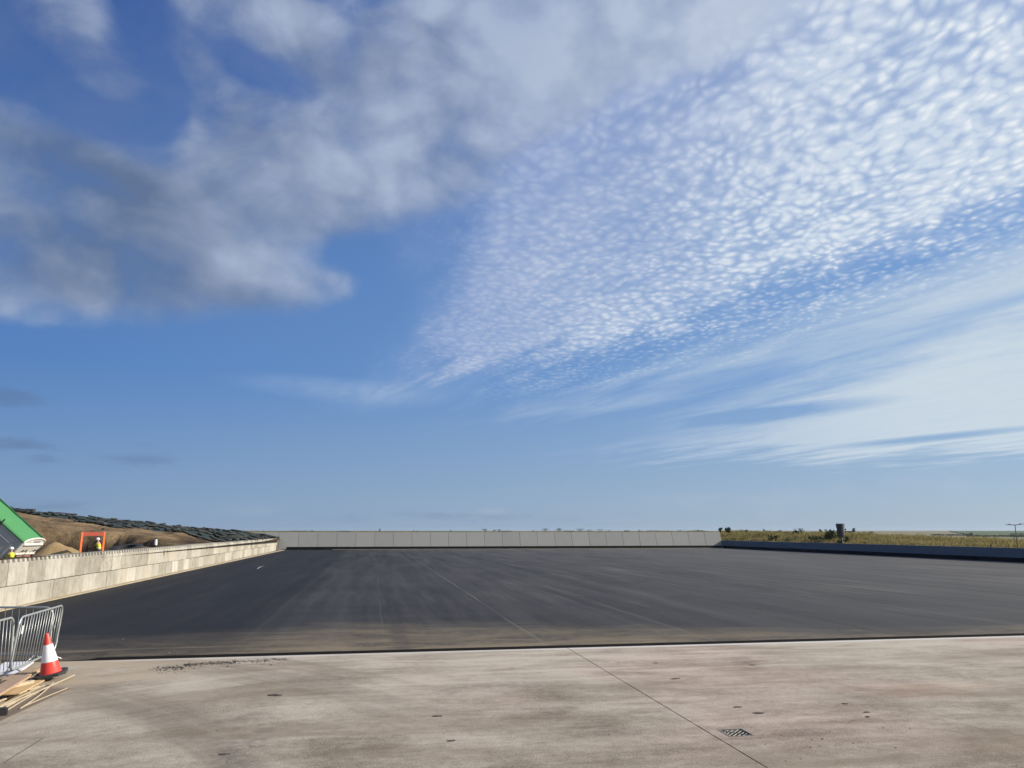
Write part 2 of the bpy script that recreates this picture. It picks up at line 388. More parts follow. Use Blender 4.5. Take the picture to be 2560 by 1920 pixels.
def mat_concrete_apron():
    m, g, b, P, out = new_mat('apron_concrete')
    s, d, z = g.sep(P)
    # brushed / tyre-dragged streaks run across the slab; on the left they swing towards the viewer
    lf = s.step(0.5, -6.0)
    ss = s + d * lf * 0.55
    dd = d - s * lf * 0.55
    w = g.noise(P, 0.35, 3.0, 0.6) - 0.5
    st1 = g.noise(g.comb(ss * 0.22, dd * 0.95 + w * 1.2, 0.0), 1.0, 6.0, 0.66) - 0.5
    st2 = g.noise(g.comb(ss * 0.8, dd * 4.2 + w * 2.0, 4.0), 1.0, 4.0, 0.65) - 0.5
    blot = g.noise(P, 0.55, 5.0, 0.62, 0.4) - 0.5
    sp = g.noise(P, 38.0, 3.0, 0.75) - 0.5
    sp2 = g.noise(P, 110.0, 2.0, 0.7) - 0.5
    md = g.noise(P, 7.0, 4.0, 0.7) - 0.5
    bri = st1 * 1.35 + st2 * 0.70 + blot * 1.75 + md * 0.9 + sp * 1.9 + sp2 * 1.0
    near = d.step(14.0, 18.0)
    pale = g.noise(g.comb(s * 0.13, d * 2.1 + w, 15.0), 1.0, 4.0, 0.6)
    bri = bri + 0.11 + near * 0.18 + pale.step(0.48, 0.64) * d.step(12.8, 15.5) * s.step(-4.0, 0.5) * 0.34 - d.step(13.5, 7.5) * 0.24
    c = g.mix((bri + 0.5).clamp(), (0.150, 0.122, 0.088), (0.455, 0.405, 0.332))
    # pinkish and rusty tints, brown damp patches
    t = g.noise(P, 0.22, 3.0, 0.5)
    c = g.mix(t.step(0.42, 0.60) * s.step(-1.0, 5.0) * 0.6, c, g.mix(1.0, c, (1.08, 0.955, 0.985), 'MULTIPLY'))
    rust = g.noise(g.comb(s * 0.35, d * 1.1, 2.0), 0.9, 4.0, 0.6)
    rz = ((s - 11.4) / 3.0)._m('POWER', 2.0) + ((d - 12.3) / 0.9)._m('POWER', 2.0)
    c = g.mix(rust.step(0.42, 0.70) * rz.step(1.4, 0.2) * 0.55, c, (0.34, 0.20, 0.135))
    br = g.noise(g.comb(s * 0.4, d * 1.3, 7.0), 0.7, 4.0, 0.6, 0.5)
    c = g.mix(br.step(0.46, 0.70) * 0.60, c, (0.185, 0.145, 0.098))
    pd = g.noise(g.comb(ss * 0.30, dd * 0.80, 12.0), 0.8, 4.0, 0.6, 0.6)
    c = g.mix(pd.step(0.52, 0.72) * 0.5, c, (0.43, 0.385, 0.315))
    # tyre arcs: dark bands that sweep from the near left towards the asphalt
    arc = ((s + 17.0)._m('POWER', 2.0) + (d - 2.0)._m('POWER', 2.0))._m('SQRT')
    arn = g.noise(g.comb(arc * 0.9, (s + d) * 0.12, 3.0), 1.0, 4.0, 0.6, 0.3)
    c = g.mix(arn.step(0.47, 0.62) * s.step(3.0, -2.5) * 0.48, c, (0.155, 0.127, 0.094))
    # sandy dust swept against the left corner
    du = g.noise(P, 1.1, 4.0, 0.6)
    c = g.mix((s.step(-1.5, -5.0) * d.step(13.2, 17.2) * 0.75 + s.step(-4.2, -5.6) * 0.5).mn(0.85) * du.step(0.3, 0.6), c, (0.375, 0.305, 0.215))
    # dark rubber drags
    rb = g.noise(g.comb(s * 1.0, d * 6.5, 9.0), 0.55, 4.0, 0.65, 0.3)
    c = g.mix(rb.step(0.66, 0.76) * 0.40, c, (0.10, 0.088, 0.080))
    rp = ((s + 1.55 + (d - 11.2) * 0.05) / 0.42)._m('POWER', 2.0) + ((d - 10.9) / 1.9)._m('POWER', 2.0)
    rn = g.noise(g.comb(s * 3.0, d * 3.4, 3.0), 1.2, 5.0, 0.68)
    c = g.mix(rp.step(1.3, 0.1) * rn.step(0.44, 0.62) * 0.5, c, (0.105, 0.090, 0.082))
    # specks of grit
    vo = g.voro(P, 9.0, 'F1'); vr = g.noise(P, 1.7, 3.0, 0.6)
    c = g.mix(vo.step(0.10, 0.05) * vr.step(0.52, 0.64) * 0.8, c, (0.075, 0.062, 0.052))
    # pale laitance strip left along the asphalt edge
    ed = d + (du - 0.5) * 0.10
    c = g.mix(ed.step(17.84, 17.90) * s.step(-6.0, -4.5) * (0.55 + s.step(0.0, 6.0) * 0.35), c, (0.56, 0.545, 0.52))
    # faint saw cuts and a raised slab edge
    def cut(v, at, wd): return (v - at).ab().step(wd, wd * 0.3)
    c = g.mix(cut(d + (w * 0.02), 10.0, 0.012) * s.step(4.6, 4.5 + 0.2) * s.step(6.2, 5.3) * 0.75, c, (0.07, 0.06, 0.05))
    c = g.mix(cut(s, -4.14, 0.016) * d.step(11.66, 11.6) * d.step(10.4, 10.6) * 0.8, c, (0.08, 0.07, 0.06))
    c = g.mix(cut(s, -4.93, 0.014) * d.step(14.0, 13.6) * 0.6, c, (0.50, 0.44, 0.34))  # raised slab edge, its sunlit rim painted as a pale line
    c = g.mix(cut(d, 11.64, 0.014) * s.step(-4.1, -4.2) * 0.7, c, (0.09, 0.08, 0.07))
    g.put(b.inputs['Base Color'], c)
    g.put(b.inputs['Roughness'], (0.86 - st1 * 0.2)); b.inputs['Specular IOR Level'].default_value = 0.3
    bump(g, b, sp * 0.9 + sp2 * 0.5 + st2 * 0.35, 0.55, 0.012)
    return m

def mat_asphalt():
    m, g, b, P, out = new_mat('asphalt')
    s, d, z = g.sep(P)
    w = g.noise(P, 0.12, 3.0, 0.6) - 0.5
    sw = s + w * 0.9
    st = g.noise(g.comb(sw * 0.75, d * 0.018, 0.0), 1.0, 6.0, 0.66) - 0.5
    st2 = g.noise(g.comb(sw * 2.6, d * 0.05, 5.0), 1.0, 4.0, 0.62) - 0.5
    bl = g.noise(g.comb(s * 0.3, d * 0.10, 2.0), 1.0, 5.0, 0.62, 0.5) - 0.5
    cross = g.noise(g.comb(s * 0.10, d * 0.9, 8.0), 1.0, 4.0, 0.62) - 0.5
    sp = g.noise(P, 34.0, 3.0, 0.7) - 0.5
    sp2 = g.noise(P, 90.0, 2.0, 0.7) - 0.5
    right = s.step(-4.0, 34.0, smooth=False)  # paler to the right: sheen towards the sun put into the colour
    v = st * 0.95 + st2 * 0.42 + bl * 0.9 + cross * 0.3 + sp * 0.35 + sp2 * 0.3 + right * 0.62
    c = g.mix((v + 0.24).clamp(), (0.0115, 0.0118, 0.0135), (0.080, 0.078, 0.075))
    # freshest strip on the left
    new = (s + w * 1.6 + (d - 20.0) * 0.004).step(-2.0, -3.6)
    c = g.mix((new * (0.75 + bl)).clamp(), c, (0.0090, 0.0096, 0.0112))
    # dusty tan wash, thick near the slab, thinner streaks on the right and along the far wall
    dn = g.noise(g.comb(s * 0.26, d * 0.80, 3.0), 1.0, 6.0, 0.70, 0.8)
    dl = g.noise(g.comb(sw * 1.3, d * 0.07, 6.0), 1.0, 5.0, 0.66)
    dws = g.noise(g.comb(s * 0.16, 4.0, 1.0), 1.0, 3.0, 0.6)
    edge = (d - (((s - 1.0) / 4.5)._m('POWER', 2.0) * -1.0)._m('EXPONENT') * 1.9 + (dn - 0.5) * 7.5 + s.step(4.0, 12.0) * 1.6 - (dws - 0.5) * 5.0).step(22.6, 18.6)
    fanl = 1.0 - new * 0.55
    pt = g.noise(g.comb(s * 0.55, d * 1.5, 21.0), 1.0, 6.0, 0.70, 0.7); pt2 = g.noise(P, 5.0, 4.0, 0.7)
    fanl = fanl * ((pt * 0.8 + pt2 * 0.35).step(0.36, 0.72) * 0.80 + 0.20)
    c = g.mix((edge * fanl * (0.20 + dn * 1.15) + edge * pt.step(0.3, 0.6) * d.step(19.6, 18.2) * 0.22).clamp() * 0.90, c, (0.215, 0.172, 0.110))
    c = g.mix(dl.step(0.46, 0.72) * (0.10 + right * 0.58) * d.step(18.0, 32.0), c, (0.150, 0.142, 0.118))
    far = d.step(96.0, 113.0)
    c = g.mix(far * dl.step(0.35, 0.75) * s.step(-6.0, 14.0) * 0.45, c, (0.155, 0.140, 0.110))
    c = g.mix(s.step(-11.9, -12.2) * 0.5, c, (0.13, 0.11, 0.08))
    tb = (d - 19.15 + w * 0.9 + (dn - 0.5) * 0.5).ab().step(0.16, 0.02) * s.step(-1.0, -3.0) * dn.step(0.30, 0.6)
    c = g.mix(tb * 0.7, c, (0.17, 0.14, 0.095))
    # lane seams left by the paver
    for k, (s0, wd, am) in enumerate(((4.05, 0.06, 0.55), (8.2, 0.06, 0.38), (13.0, 0.06, 0.30), (0.35, 0.05, 0.15), (-2.95, 0.12, 0.08), (18.0, 0.07, 0.25), (23.5, 0.08, 0.28), (29.0, 0.1, 0.25), (35.5, 0.1, 0.3), (42.0, 0.12, 0.25))):
        gate = g.noise(g.comb(d * 0.09, 1.7 * k, 0.0), 1.0, 2.0, 0.6).step(0.34, 0.56)
        c = g.mix((s - s0 + w * 0.35).ab().step(wd, wd * 0.2) * gate * am, c, (0.165, 0.155, 0.130))
    kd = (s - 0.75 + w * 0.3).ab().step(0.35, 0.05) * d.step(40.0, 20.0)
    c = g.mix(kd * 0.35, c, (0.022, 0.022, 0.024))
    vo = g.voro(P, 2.4, 'F1')
    c = g.mix(vo.step(0.05, 0.02) * 0.6, c, (0.22, 0.21, 0.19))
    g.put(b.inputs['Base Color'], c)
    g.put(b.inputs['Roughness'], (0.74 - st * 0.15 + sp * 0.1)); b.inputs['Specular IOR Level'].default_value = 0.22
    bump(g, b, sp + sp2 * 0.7, 0.6, 0.012)
    return m

def mat_block():
    m, g, b, P, out = new_mat('precast_block')
    oi = g.node('ShaderNodeObjectInfo'); rnd = V(g, oi.outputs['Random'])
    lo = oi.outputs['Location']
    Q = g.vmath('ADD', P, g.scalev(lo, 1.7))
    x, y, z = g.sep(Q)
    st = g.noise(g.comb(x * 4.5, y * 5.0, z * 0.9), 1.0, 5.0, 0.65) - 0.5
    run = g.noise(g.comb(x * 4.0, y * 6.0, z * 1.2 + 3.0), 1.0, 4.0, 0.62)
    bl = g.noise(Q, 2.2, 5.0, 0.66) - 0.5
    fn = g.noise(Q, 26.0, 3.0, 0.7) - 0.5
    v = st * 0.55 + bl * 1.35 + fn * 0.4 + (rnd - 0.5) * 0.62
    c = g.mix((v + 0.52).clamp(), (0.205, 0.188, 0.150), (0.485, 0.465, 0.410))
    c = g.mix(((rnd * 7.3)._m('FRACT')).step(0.6, 1.0) * 0.35, c, (0.42, 0.375, 0.285))
    dk = (rnd * 3.7)._m('FRACT').step(0.78, 0.95)
    c = g.mix((run * 0.6 + bl * 0.6 + 0.2).step(0.50, 0.66) * (0.30 + dk * 0.60), c, (0.095, 0.088, 0.078))
    g.put(b.inputs['Base Color'], c); b.inputs['Roughness'].default_value = 0.88; b.inputs['Specular IOR Level'].default_value = 0.3
    bump(g, b, fn + bl, 0.4, 0.01)
    return m

def mat_wallpanel(name, c1, c2):
    m, g, b, P, out = new_mat(name)
    oi = g.node('ShaderNodeObjectInfo'); rnd = V(g, oi.outputs['Random'])
    Q = g.vmath('ADD', P, g.scalev(oi.outputs['Location'], 1.3))
    x, y, z = g.sep(Q)
    bl = g.noise(Q, 0.9, 5.0, 0.6) - 0.5
    st = g.noise(g.comb(x * 3.0, y * 3.0, z * 0.4), 1.0, 4.0, 0.6) - 0.5
    fn = g.noise(Q, 18.0, 3.0, 0.7) - 0.5
    c = g.mix((bl * 0.6 + st * 0.4 + fn * 0.3 + (rnd - 0.5) * 0.45 + 0.5).clamp(), c1, c2)
    g.put(b.inputs['Base Color'], c); b.inputs['Roughness'].default_value = 0.85; b.inputs['Specular IOR Level'].default_value = 0.3
    return m

def mat_soil():
    m, g, b, P, out = new_mat('bare_soil')
    s, d, z = g.sep(P)
    n = g.noise(P, 0.35, 6.0, 0.66, 0.4); n2 = g.noise(P, 2.6, 5.0, 0.66)
    band = g.noise(g.comb(s * 0.05 + d * 0.02, d * 0.16 - s * 0.09, 0.0), 1.0, 5.0, 0.62, 0.6)
    c = g.mix((n * 0.7 + band * 0.9 - 0.32 + (n2 - 0.5) * 0.5).step(0.15, 0.85), (0.046, 0.032, 0.021), (0.330, 0.235, 0.132))
    c = g.mix(n2.step(0.58, 0.75) * 0.5, c, (0.055, 0.040, 0.028))
    c = g.mix(((z - 1.55) + (n - 0.5) * 2.6).step(1.0, -0.3) * d.step(46.0, 56.0) * 0.85, c, (0.036, 0.026, 0.020))  # moist soil low in the pit, plus shade of its dug faces painted in
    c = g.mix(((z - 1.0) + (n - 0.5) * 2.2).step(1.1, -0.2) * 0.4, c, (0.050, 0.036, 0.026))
    g.put(b.inputs['Base Color'], c); b.inputs['Roughness'].default_value = 0.95; b.inputs['Specular IOR Level'].default_value = 0.1
    bump(g, b, n2 + g.noise(P, 9.0, 4.0, 0.7) * 0.6, 0.9, 0.12)
    return m

def mat_land():
    m, g, b, P, out = new_mat('farmland')
    x, y, z = g.sep(P)
    wp = g.vmath('ADD', P, g.scalev(g.noise(P, 0.002, 2.0, 0.5, col=True), 160.0))
    cc = g.voro(g.vmath('MULTIPLY', wp, (1.0, 0.55, 0.0)), 0.0022, 'F1', out='Color')
    sp = g.node('ShaderNodeSeparateColor'); g.put(sp.inputs[0], cc)
    r1 = V(g, sp.outputs[0])
    n = g.noise(P, 0.05, 5.0, 0.65); n2 = g.noise(P, 0.6, 4.0, 0.65)
    c = g.mix(r1.step(0.35, 0.45), (0.235, 0.200, 0.098), g.mix(r1.step(0.7, 0.75), (0.115, 0.150, 0.055), (0.060, 0.105, 0.034)))
    # the two hillside fields on the right: stubble, then green pasture beyond the slanting hedge
    gr = (x * HEDGE_N[0] + y * HEDGE_N[1] - HEDGE_N[2]).step(-4.0, 4.0) * (x * x + y * y)._m('SQRT').step(880.0, 900.0)
    right = (x - y * 0.30).step(0.0, 30.0)
    c = g.mix(right, c, g.mix(gr, (0.200, 0.180, 0.110), (0.066, 0.104, 0.050)))
    c = g.mix((n - 0.5) * 0.5 + 0.15, c, (0.15, 0.15, 0.06))
    c = g.mix((n2 - 0.4).clamp() * 0.4, c, (0.09, 0.095, 0.04))
    g.put(b.inputs['Base Color'], c); b.inputs['Roughness'].default_value = 0.95; b.inputs['Specular IOR Level'].default_value = 0.1
    return m

# ------------------------------------------------------------------ terrain
def interp(t, x):
    if x <= t[0][0]: return t[0][1]
    for (a, p), (b_, q) in zip(t, t[1:]):
        if x <= b_: return p + (q - p) * (x - a) / (b_ - a)
    return t[-1][1]
def smooth(a, b, x):
    t = min(1, max(0, (x - a) / (b - a))); return t * t * (3 - 2 * t)
from mathutils import noise as mnoise
def fbm(x, y, z=0.0, o=4): return mnoise.fractal(Vector((x, y, z)), 0.8, 2.0, o, noise_basis='PERLIN_ORIGINAL')
LP = [(0, -0.35), (150, -0.35), (200, 1.6), (300, 2.0), (1500, 2.35), (2600, 3.2), (3600, 1.0), (9000, -60)]
RP = [(0, -0.35), (150, -0.6), (300, -2.4), (600, -3.2), (900, -3.0), (1500, -1.4), (2200, 1.1), (2800, 3.9), (3600, 0.0), (9000, -60)]
def tz(x, y):
    r = sqrt(x * x + y * y); a = math.degrees(atan2(x, y))
    k = smooth(10, 19, a) if a < 100 else 0
    w = (fbm(x * 0.0025, y * 0.0025) * 0.8) * smooth(250, 900, r)
    return interp(LP, r) * (1 - k) + interp(RP, r) * k + w * 0.5
def hit(x, y, zoff=0.0, r0=200, r1=3500):
    d = ray(x, y); h = sqrt(d.x ** 2 + d.y ** 2); d = d / h
    r = r0
    while r < r1:
        p = Vector((0, 0, EYE)) + d * r
        if p.z <= tz(p.x, p.y) + zoff: return p
        r *= 1.01
    return p
_h0, _h1 = hit(2374, 1328.6, 0, 700), hit(2432, 1339.5, 0, 600)
_dx, _dy = _h1.x - _h0.x, _h1.y - _h0.y; _l = sqrt(_dx * _dx + _dy * _dy)
HEDGE_N = (-_dy / _l, _dx / _l, (-_dy * _h0.x + _dx * _h0.y) / _l)
if HEDGE_N[0] < 0: HEDGE_N = tuple(-q for q in HEDGE_N)

def build_land():
    mb = MB(); rings = [0.01, 40, 80, 110, 130, 145, 155, 170, 185, 200, 230, 260, 300]
    r = 300
    while r < 4200: r *= 1.06; rings.append(r)
    rings += [5200, 6500, 9000]
    N = 288
    vs = [(rr * sin(2 * pi * k / N), rr * cos(2 * pi * k / N), 0) for rr in rings for k in range(N)]
    vs = [(x, y, tz(x, y)) for x, y, _ in vs]
    fs = [(i * N + k, (i + 1) * N + k, (i + 1) * N + (k + 1) % N, i * N + (k + 1) % N) for i in range(len(rings) - 1) for k in range(N)]
    mb.add(vs, [f[::-1] for f in fs])
    struct(mb.build('ground', mat_land(), smooth=True))
build_land()

# ------------------------------------------------------------------ the yard
ZA = 0.06                                 # asphalt stands this far above the concrete slab
D0, D1, SL, SR = 18.1, 115.0, -12.35, 54.0
def slab_rects(mb, s0, s1, d0, d1, z0, z1):
    mb.box(((s0 + s1) / 2, (d0 + d1) / 2, (z0 + z1) / 2), (s1 - s0, d1 - d0, z1 - z0))
GR = (4.70, 5.06, 10.10, 10.49)           # gully on the right
GL = (-5.16, -4.80, 11.02, 11.40)         # gully at the left edge
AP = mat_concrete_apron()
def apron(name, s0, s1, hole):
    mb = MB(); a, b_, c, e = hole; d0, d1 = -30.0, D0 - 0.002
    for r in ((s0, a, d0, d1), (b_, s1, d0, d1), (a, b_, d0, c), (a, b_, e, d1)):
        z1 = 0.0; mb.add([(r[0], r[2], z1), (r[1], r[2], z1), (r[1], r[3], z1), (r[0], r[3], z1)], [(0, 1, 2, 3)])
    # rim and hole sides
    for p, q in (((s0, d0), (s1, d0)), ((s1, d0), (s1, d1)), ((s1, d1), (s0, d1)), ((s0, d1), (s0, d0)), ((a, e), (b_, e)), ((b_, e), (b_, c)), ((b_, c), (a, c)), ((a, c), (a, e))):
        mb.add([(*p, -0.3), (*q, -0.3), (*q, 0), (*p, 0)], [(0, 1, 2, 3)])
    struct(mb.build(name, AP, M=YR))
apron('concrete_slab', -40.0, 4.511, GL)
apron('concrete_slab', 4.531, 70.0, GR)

def build_asphalt():
    mb = MB()
    ss = [SL - 0.3, -9, -7.2, -6.4, -5.75, -5.55] + [-5.0 + i * (SR + 5.0) / 20 for i in range(21)]
    ds = [D0, D0 + 0.45, D0 + 1.2, D0 + 3] + [D0 + 3 + (D1 + 1.2 - D0 - 3) * (i + 1) / 24 for i in range(24)]
    def z(s, d):
        k = smooth(-5.5, -5.9, s) * (1 - smooth(D0, D0 + 1.2, d))
        return ZA * (1 - k) + 0.004 * k
    n = len(ds)
    vs = [(s, d, z(s, d)) for s in ss for d in ds]
    mb.add(vs, [(i * n + j, (i + 1) * n + j, (i + 1) * n + j + 1, i * n + j + 1) for i in range(len(ss) - 1) for j in range(n - 1)])
    # cut face towards the slab
    mb.cur = 1
    for i in range(len(ss) - 1):
        a, b_ = ss[i], ss[i + 1]
        mb.add([(a, D0, -0.2), (b_, D0, -0.2), (b_, D0, z(b_, D0)), (a, D0, z(a, D0))], [(0, 1, 2, 3)])
    cut = mat('asphalt_cut', (0.016, 0.016, 0.018), 0.85, 0.5, 9.0, bmp=0.6, spec=0.2)
    struct(mb.build('asphalt', [mat_asphalt(), cut], M=YR))
    k = MB()                                          # dusty concrete footing under the block wall, pale kerb under the far wall
    k.box((-12.12, 66.0, 0.075), (0.42, 94.0, 0.05))
    struct(k.build('footing_kerb', mat('dusty_kerb', (0.34, 0.285, 0.20), 0.9, 0.5, 1.5, bmp=0.4), M=YR))
    k = MB(); k.box((24.0, D1 - 0.32, 0.085), (59.0, 0.36, 0.05))
    struct(k.build('kerb', mat('pale_kerb', (0.30, 0.275, 0.22), 0.9, 0.4, 1.2), M=YR))
build_asphalt()

# ------------------------------------------------------------------ walls
def block_mesh(top, L=1.6):
    """one interlocking precast block, x along the wall, y into it; castellated ribs on top when it is a top block"""
    bm = bmesh.new(); bmesh.ops.create_cube(bm, size=1.0)
    for v in bm.verts: v.co = Vector((v.co.x * (L - 0.032), v.co.y * 0.8, (v.co.z + 0.5) * 0.780))
    bmesh.ops.bevel(bm, geom=list(bm.edges), offset=0.018, segments=1, affect='EDGES')
    if top:
        for k in range(4):
            x = -L / 2 + 0.2 + 0.4 * k
            r = bmesh.ops.create_cube(bm, size=1.0)
            for v in r['verts']:
                t = 1.0 if v.co.z < 0 else 0.72
                v.co = Vector((x + v.co.x * 0.22 * t, v.co.y * (0.74 if v.co.z < 0 else 0.70), 0.785 + (v.co.z + 0.5) * 0.11))
    me = bpy.data.meshes.new('block'); bm.to_mesh(me); bm.free()
    return me
def build_block_wall():
    P0, P1 = (-12.02, 19.0), (-12.95, 112.2)
    L = sqrt((P1[0] - P0[0]) ** 2 + (P1[1] - P0[1]) ** 2); n = int(L / 1.6)
    ux, uy = (P1[0] - P0[0]) / L, (P1[1] - P0[1]) / L
    root = thing('block_wall', 'long two-course wall of stained interlocking concrete blocks on the left of the asphalt', 'wall', W(P0[0], P0[1], 0), TH + atan2(uy, ux))
    m = mat_block()
    mt, mb_ = block_mesh(True), block_mesh(False)
    mt.materials.append(m); mb_.materials.append(m)
    rng = random.Random(3)
    far = MB(); vis = []
    for c in (0, 1):
        for i in range(n + 1):
            x = (i + (0.62 if c == 0 else 0.0)) * 1.6
            if x > L: continue
            vis.append((c, x))
    # nearest blocks that the picture shows are parts of their own; the far run is one part
    vis.sort(key=lambda t: t[1] if t[1] > 8.0 else 1000 + t[1])
    for k, (c, x) in enumerate(vis):
        dz = fbm(x * 0.05, 3.0 + c) * 0.03
        y = 0.40 + rng.uniform(-0.012, 0.012); z = 0.005 + 0.8 * c + dz
        if k < 100:
            o = bpy.data.objects.new('block', mt if c else mb_); COL.objects.link(o); o.parent = root
            o.location = (x, y, z); o.rotation_euler = (0, 0, rng.uniform(-0.006, 0.006))
        else:
            me = mt if c else mb_
            far.add([v.co for v in me.vertices], [tuple(p.vertices) for p in me.polygons], Matrix.Translation((x, y, z)) @ Matrix.Rotation(rng.uniform(-0.006, 0.006), 4, 'Z'))
    m2 = mat_block_run()
    o = far.build('far_blocks', m2, root); tag(o, kind='stuff')
def mat_block_run():
    """the same concrete, its block-to-block change taken from the 1.6 m module instead of the object"""
    m, g, b, P, out = new_mat('precast_block_run')
    x, y, z = g.sep(P)
    c1 = (z - 0.04 - 0.8).step(-0.01, 0.01)
    ix = (x / 1.6 + 0.38 + 0.12 * c1).fl() + c1 * 57.0
    rnd = (ix * 12.9898).sin(); rnd = (rnd * 43758.5)._m('FRACT').ab()
    st = g.noise(g.comb(x * 6.0, y * 7.0, z * 0.55), 1.0, 5.0, 0.65) - 0.5
    run = g.noise(g.comb(x * 5.0, y * 9.0, z * 0.9 + 3.0), 1.0, 4.0, 0.62)
    bl = g.noise(P, 1.8, 5.0, 0.62) - 0.5
    v = st * 0.8 + bl * 0.8 + (rnd - 0.5) * 0.55
    c = g.mix((v + 0.6).clamp(), (0.265, 0.245, 0.195), (0.520, 0.500, 0.440))
    c = g.mix(run.step(0.52, 0.70) * 0.4, c, (0.115, 0.105, 0.090))
    g.put(b.inputs['Base Color'], c); b.inputs['Roughness'].default_value = 0.88; b.inputs['Specular IOR Level'].default_value = 0.3
    return m
build_block_wall()

BASE_BLACK = mat('base_black', (0.010, 0.010, 0.012), 0.8, 0.4, 2.0, spec=0.2)  # near-black band along the foot of both walls
def build_far_wall():
    H, LEAN, PW = 2.50, 1.0, 2.68
    root = thing('leaning_wall', 'long grey concrete wall of leaning panels closing the far end of the asphalt', 'wall', W(0, D1, 0), TH)
    pm = mat_wallpanel('grey_panel', (0.245, 0.250, 0.240), (0.305, 0.310, 0.296))
    s = SR - 0.06; i = 0; first = None
    while s > -33:
        if first is None:
            mb = MB(); w = PW - 0.035
            prof = [(0.0, 0.0), (LEAN, H), (LEAN + 0.28, H), (0.55, 0.0)]          # (back, up)
            vs = [(x, y, z) for x in (-w, 0) for y, z in prof]
            mb.add(vs, [(3, 2, 1, 0), (4, 5, 6, 7), (0, 1, 5, 4), (1, 2, 6, 5), (2, 3, 7, 6), (3, 0, 4, 7)][::1])
            first = mb.build('panel', pm, root, bevel=0.012); o = first
        else:
            o = first.copy(); COL.objects.link(o); o.parent = root
        o.location = (s, (i * 37 % 7 - 3) * 0.003, 0)
        s -= PW; i += 1
    mb = MB(); mb.box((20.9, -0.09, 0.25), (65.6, 0.16, 0.42)); mb.build('base_strip', BASE_BLACK, root, bevel=0.01)
    # back-up behind the joints so that no daylight comes through
    mb = MB(); y0 = 0.12; mb.add([(-33, y0, 0), (SR - 0.1, y0, 0), (SR - 0.1, LEAN + 0.12, H - 0.05), (-33, LEAN + 0.12, H - 0.05)], [(0, 1, 2, 3)])
    mb.build('joint_filler', mat('joint_filler', (0.10, 0.10, 0.10), 0.9), root)
build_far_wall()

def build_low_wall():
    root = thing('low_wall', 'low concrete wall in shade along the right side of the asphalt', 'wall', W(SR, 15, 0), TH)
    mb = MB(); n = 25; L = D1 - 15 + 0.9
    for i in range(n):
        mb.box((0.14, (i + 0.5) * L / n, 0.62), (0.28, L / n - 0.006, 1.24))
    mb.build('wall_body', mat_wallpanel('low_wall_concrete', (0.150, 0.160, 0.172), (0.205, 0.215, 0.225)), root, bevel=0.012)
    mb = MB(); mb.box((-0.035, L / 2 - 0.2, 0.23), (0.06, L - 0.8, 0.40)); mb.build('base_strip', BASE_BLACK, root)
build_low_wall()

# ------------------------------------------------------------------ grass bank and verge
ZT = [(1790, 1325.5), (1900, 1327.0), (2000, 1328.5), (2100, 1330.5), (2200, 1334.5), (2300, 1339.5), (2400, 1343.0), (2560, 1346.5)]
def bank_top(d):
    p = W(SR + 7, d); x = 1280 + FPX * (p.x / p.y) * 1.0182      # roughly: column of the photograph seen there
    yy = interp(ZT, x); r = ray(x, yy)
    return EYE + r.z / r.y * p.y - 0.42
PROF = [(0.28, 0.0), (1.2, 0.10), (2.5, 0.38), (4.2, 0.75), (6.0, 0.97), (7.5, 1.0), (11, 0.98), (18, 0.75), (32, 0.25), (55, 0.0)]
def bank_z(s, d):
    q = s - SR; t = bank_top(max(d, 20)); k = interp(PROF, q)
    z0 = 1.12 if q < 9 else -0.4
    return z0 + (t - z0) * k + fbm(s * 0.5, d * 0.5) * 0.16 * min(1, q / 1.5)
def verge_z(s, d):
    q = d - (D1 + 1.28)
    return 2.46 + min(1, q / 6) * 0.12 + fbm(s * 0.3, d * 0.3) * 0.08 * min(1, q / 2) - 0.35 * smooth(25, 70, q)
GRASS_SOIL = mat('turf', (0.105, 0.092, 0.040), 0.95, 0.6, 0.5, spec=0.1)
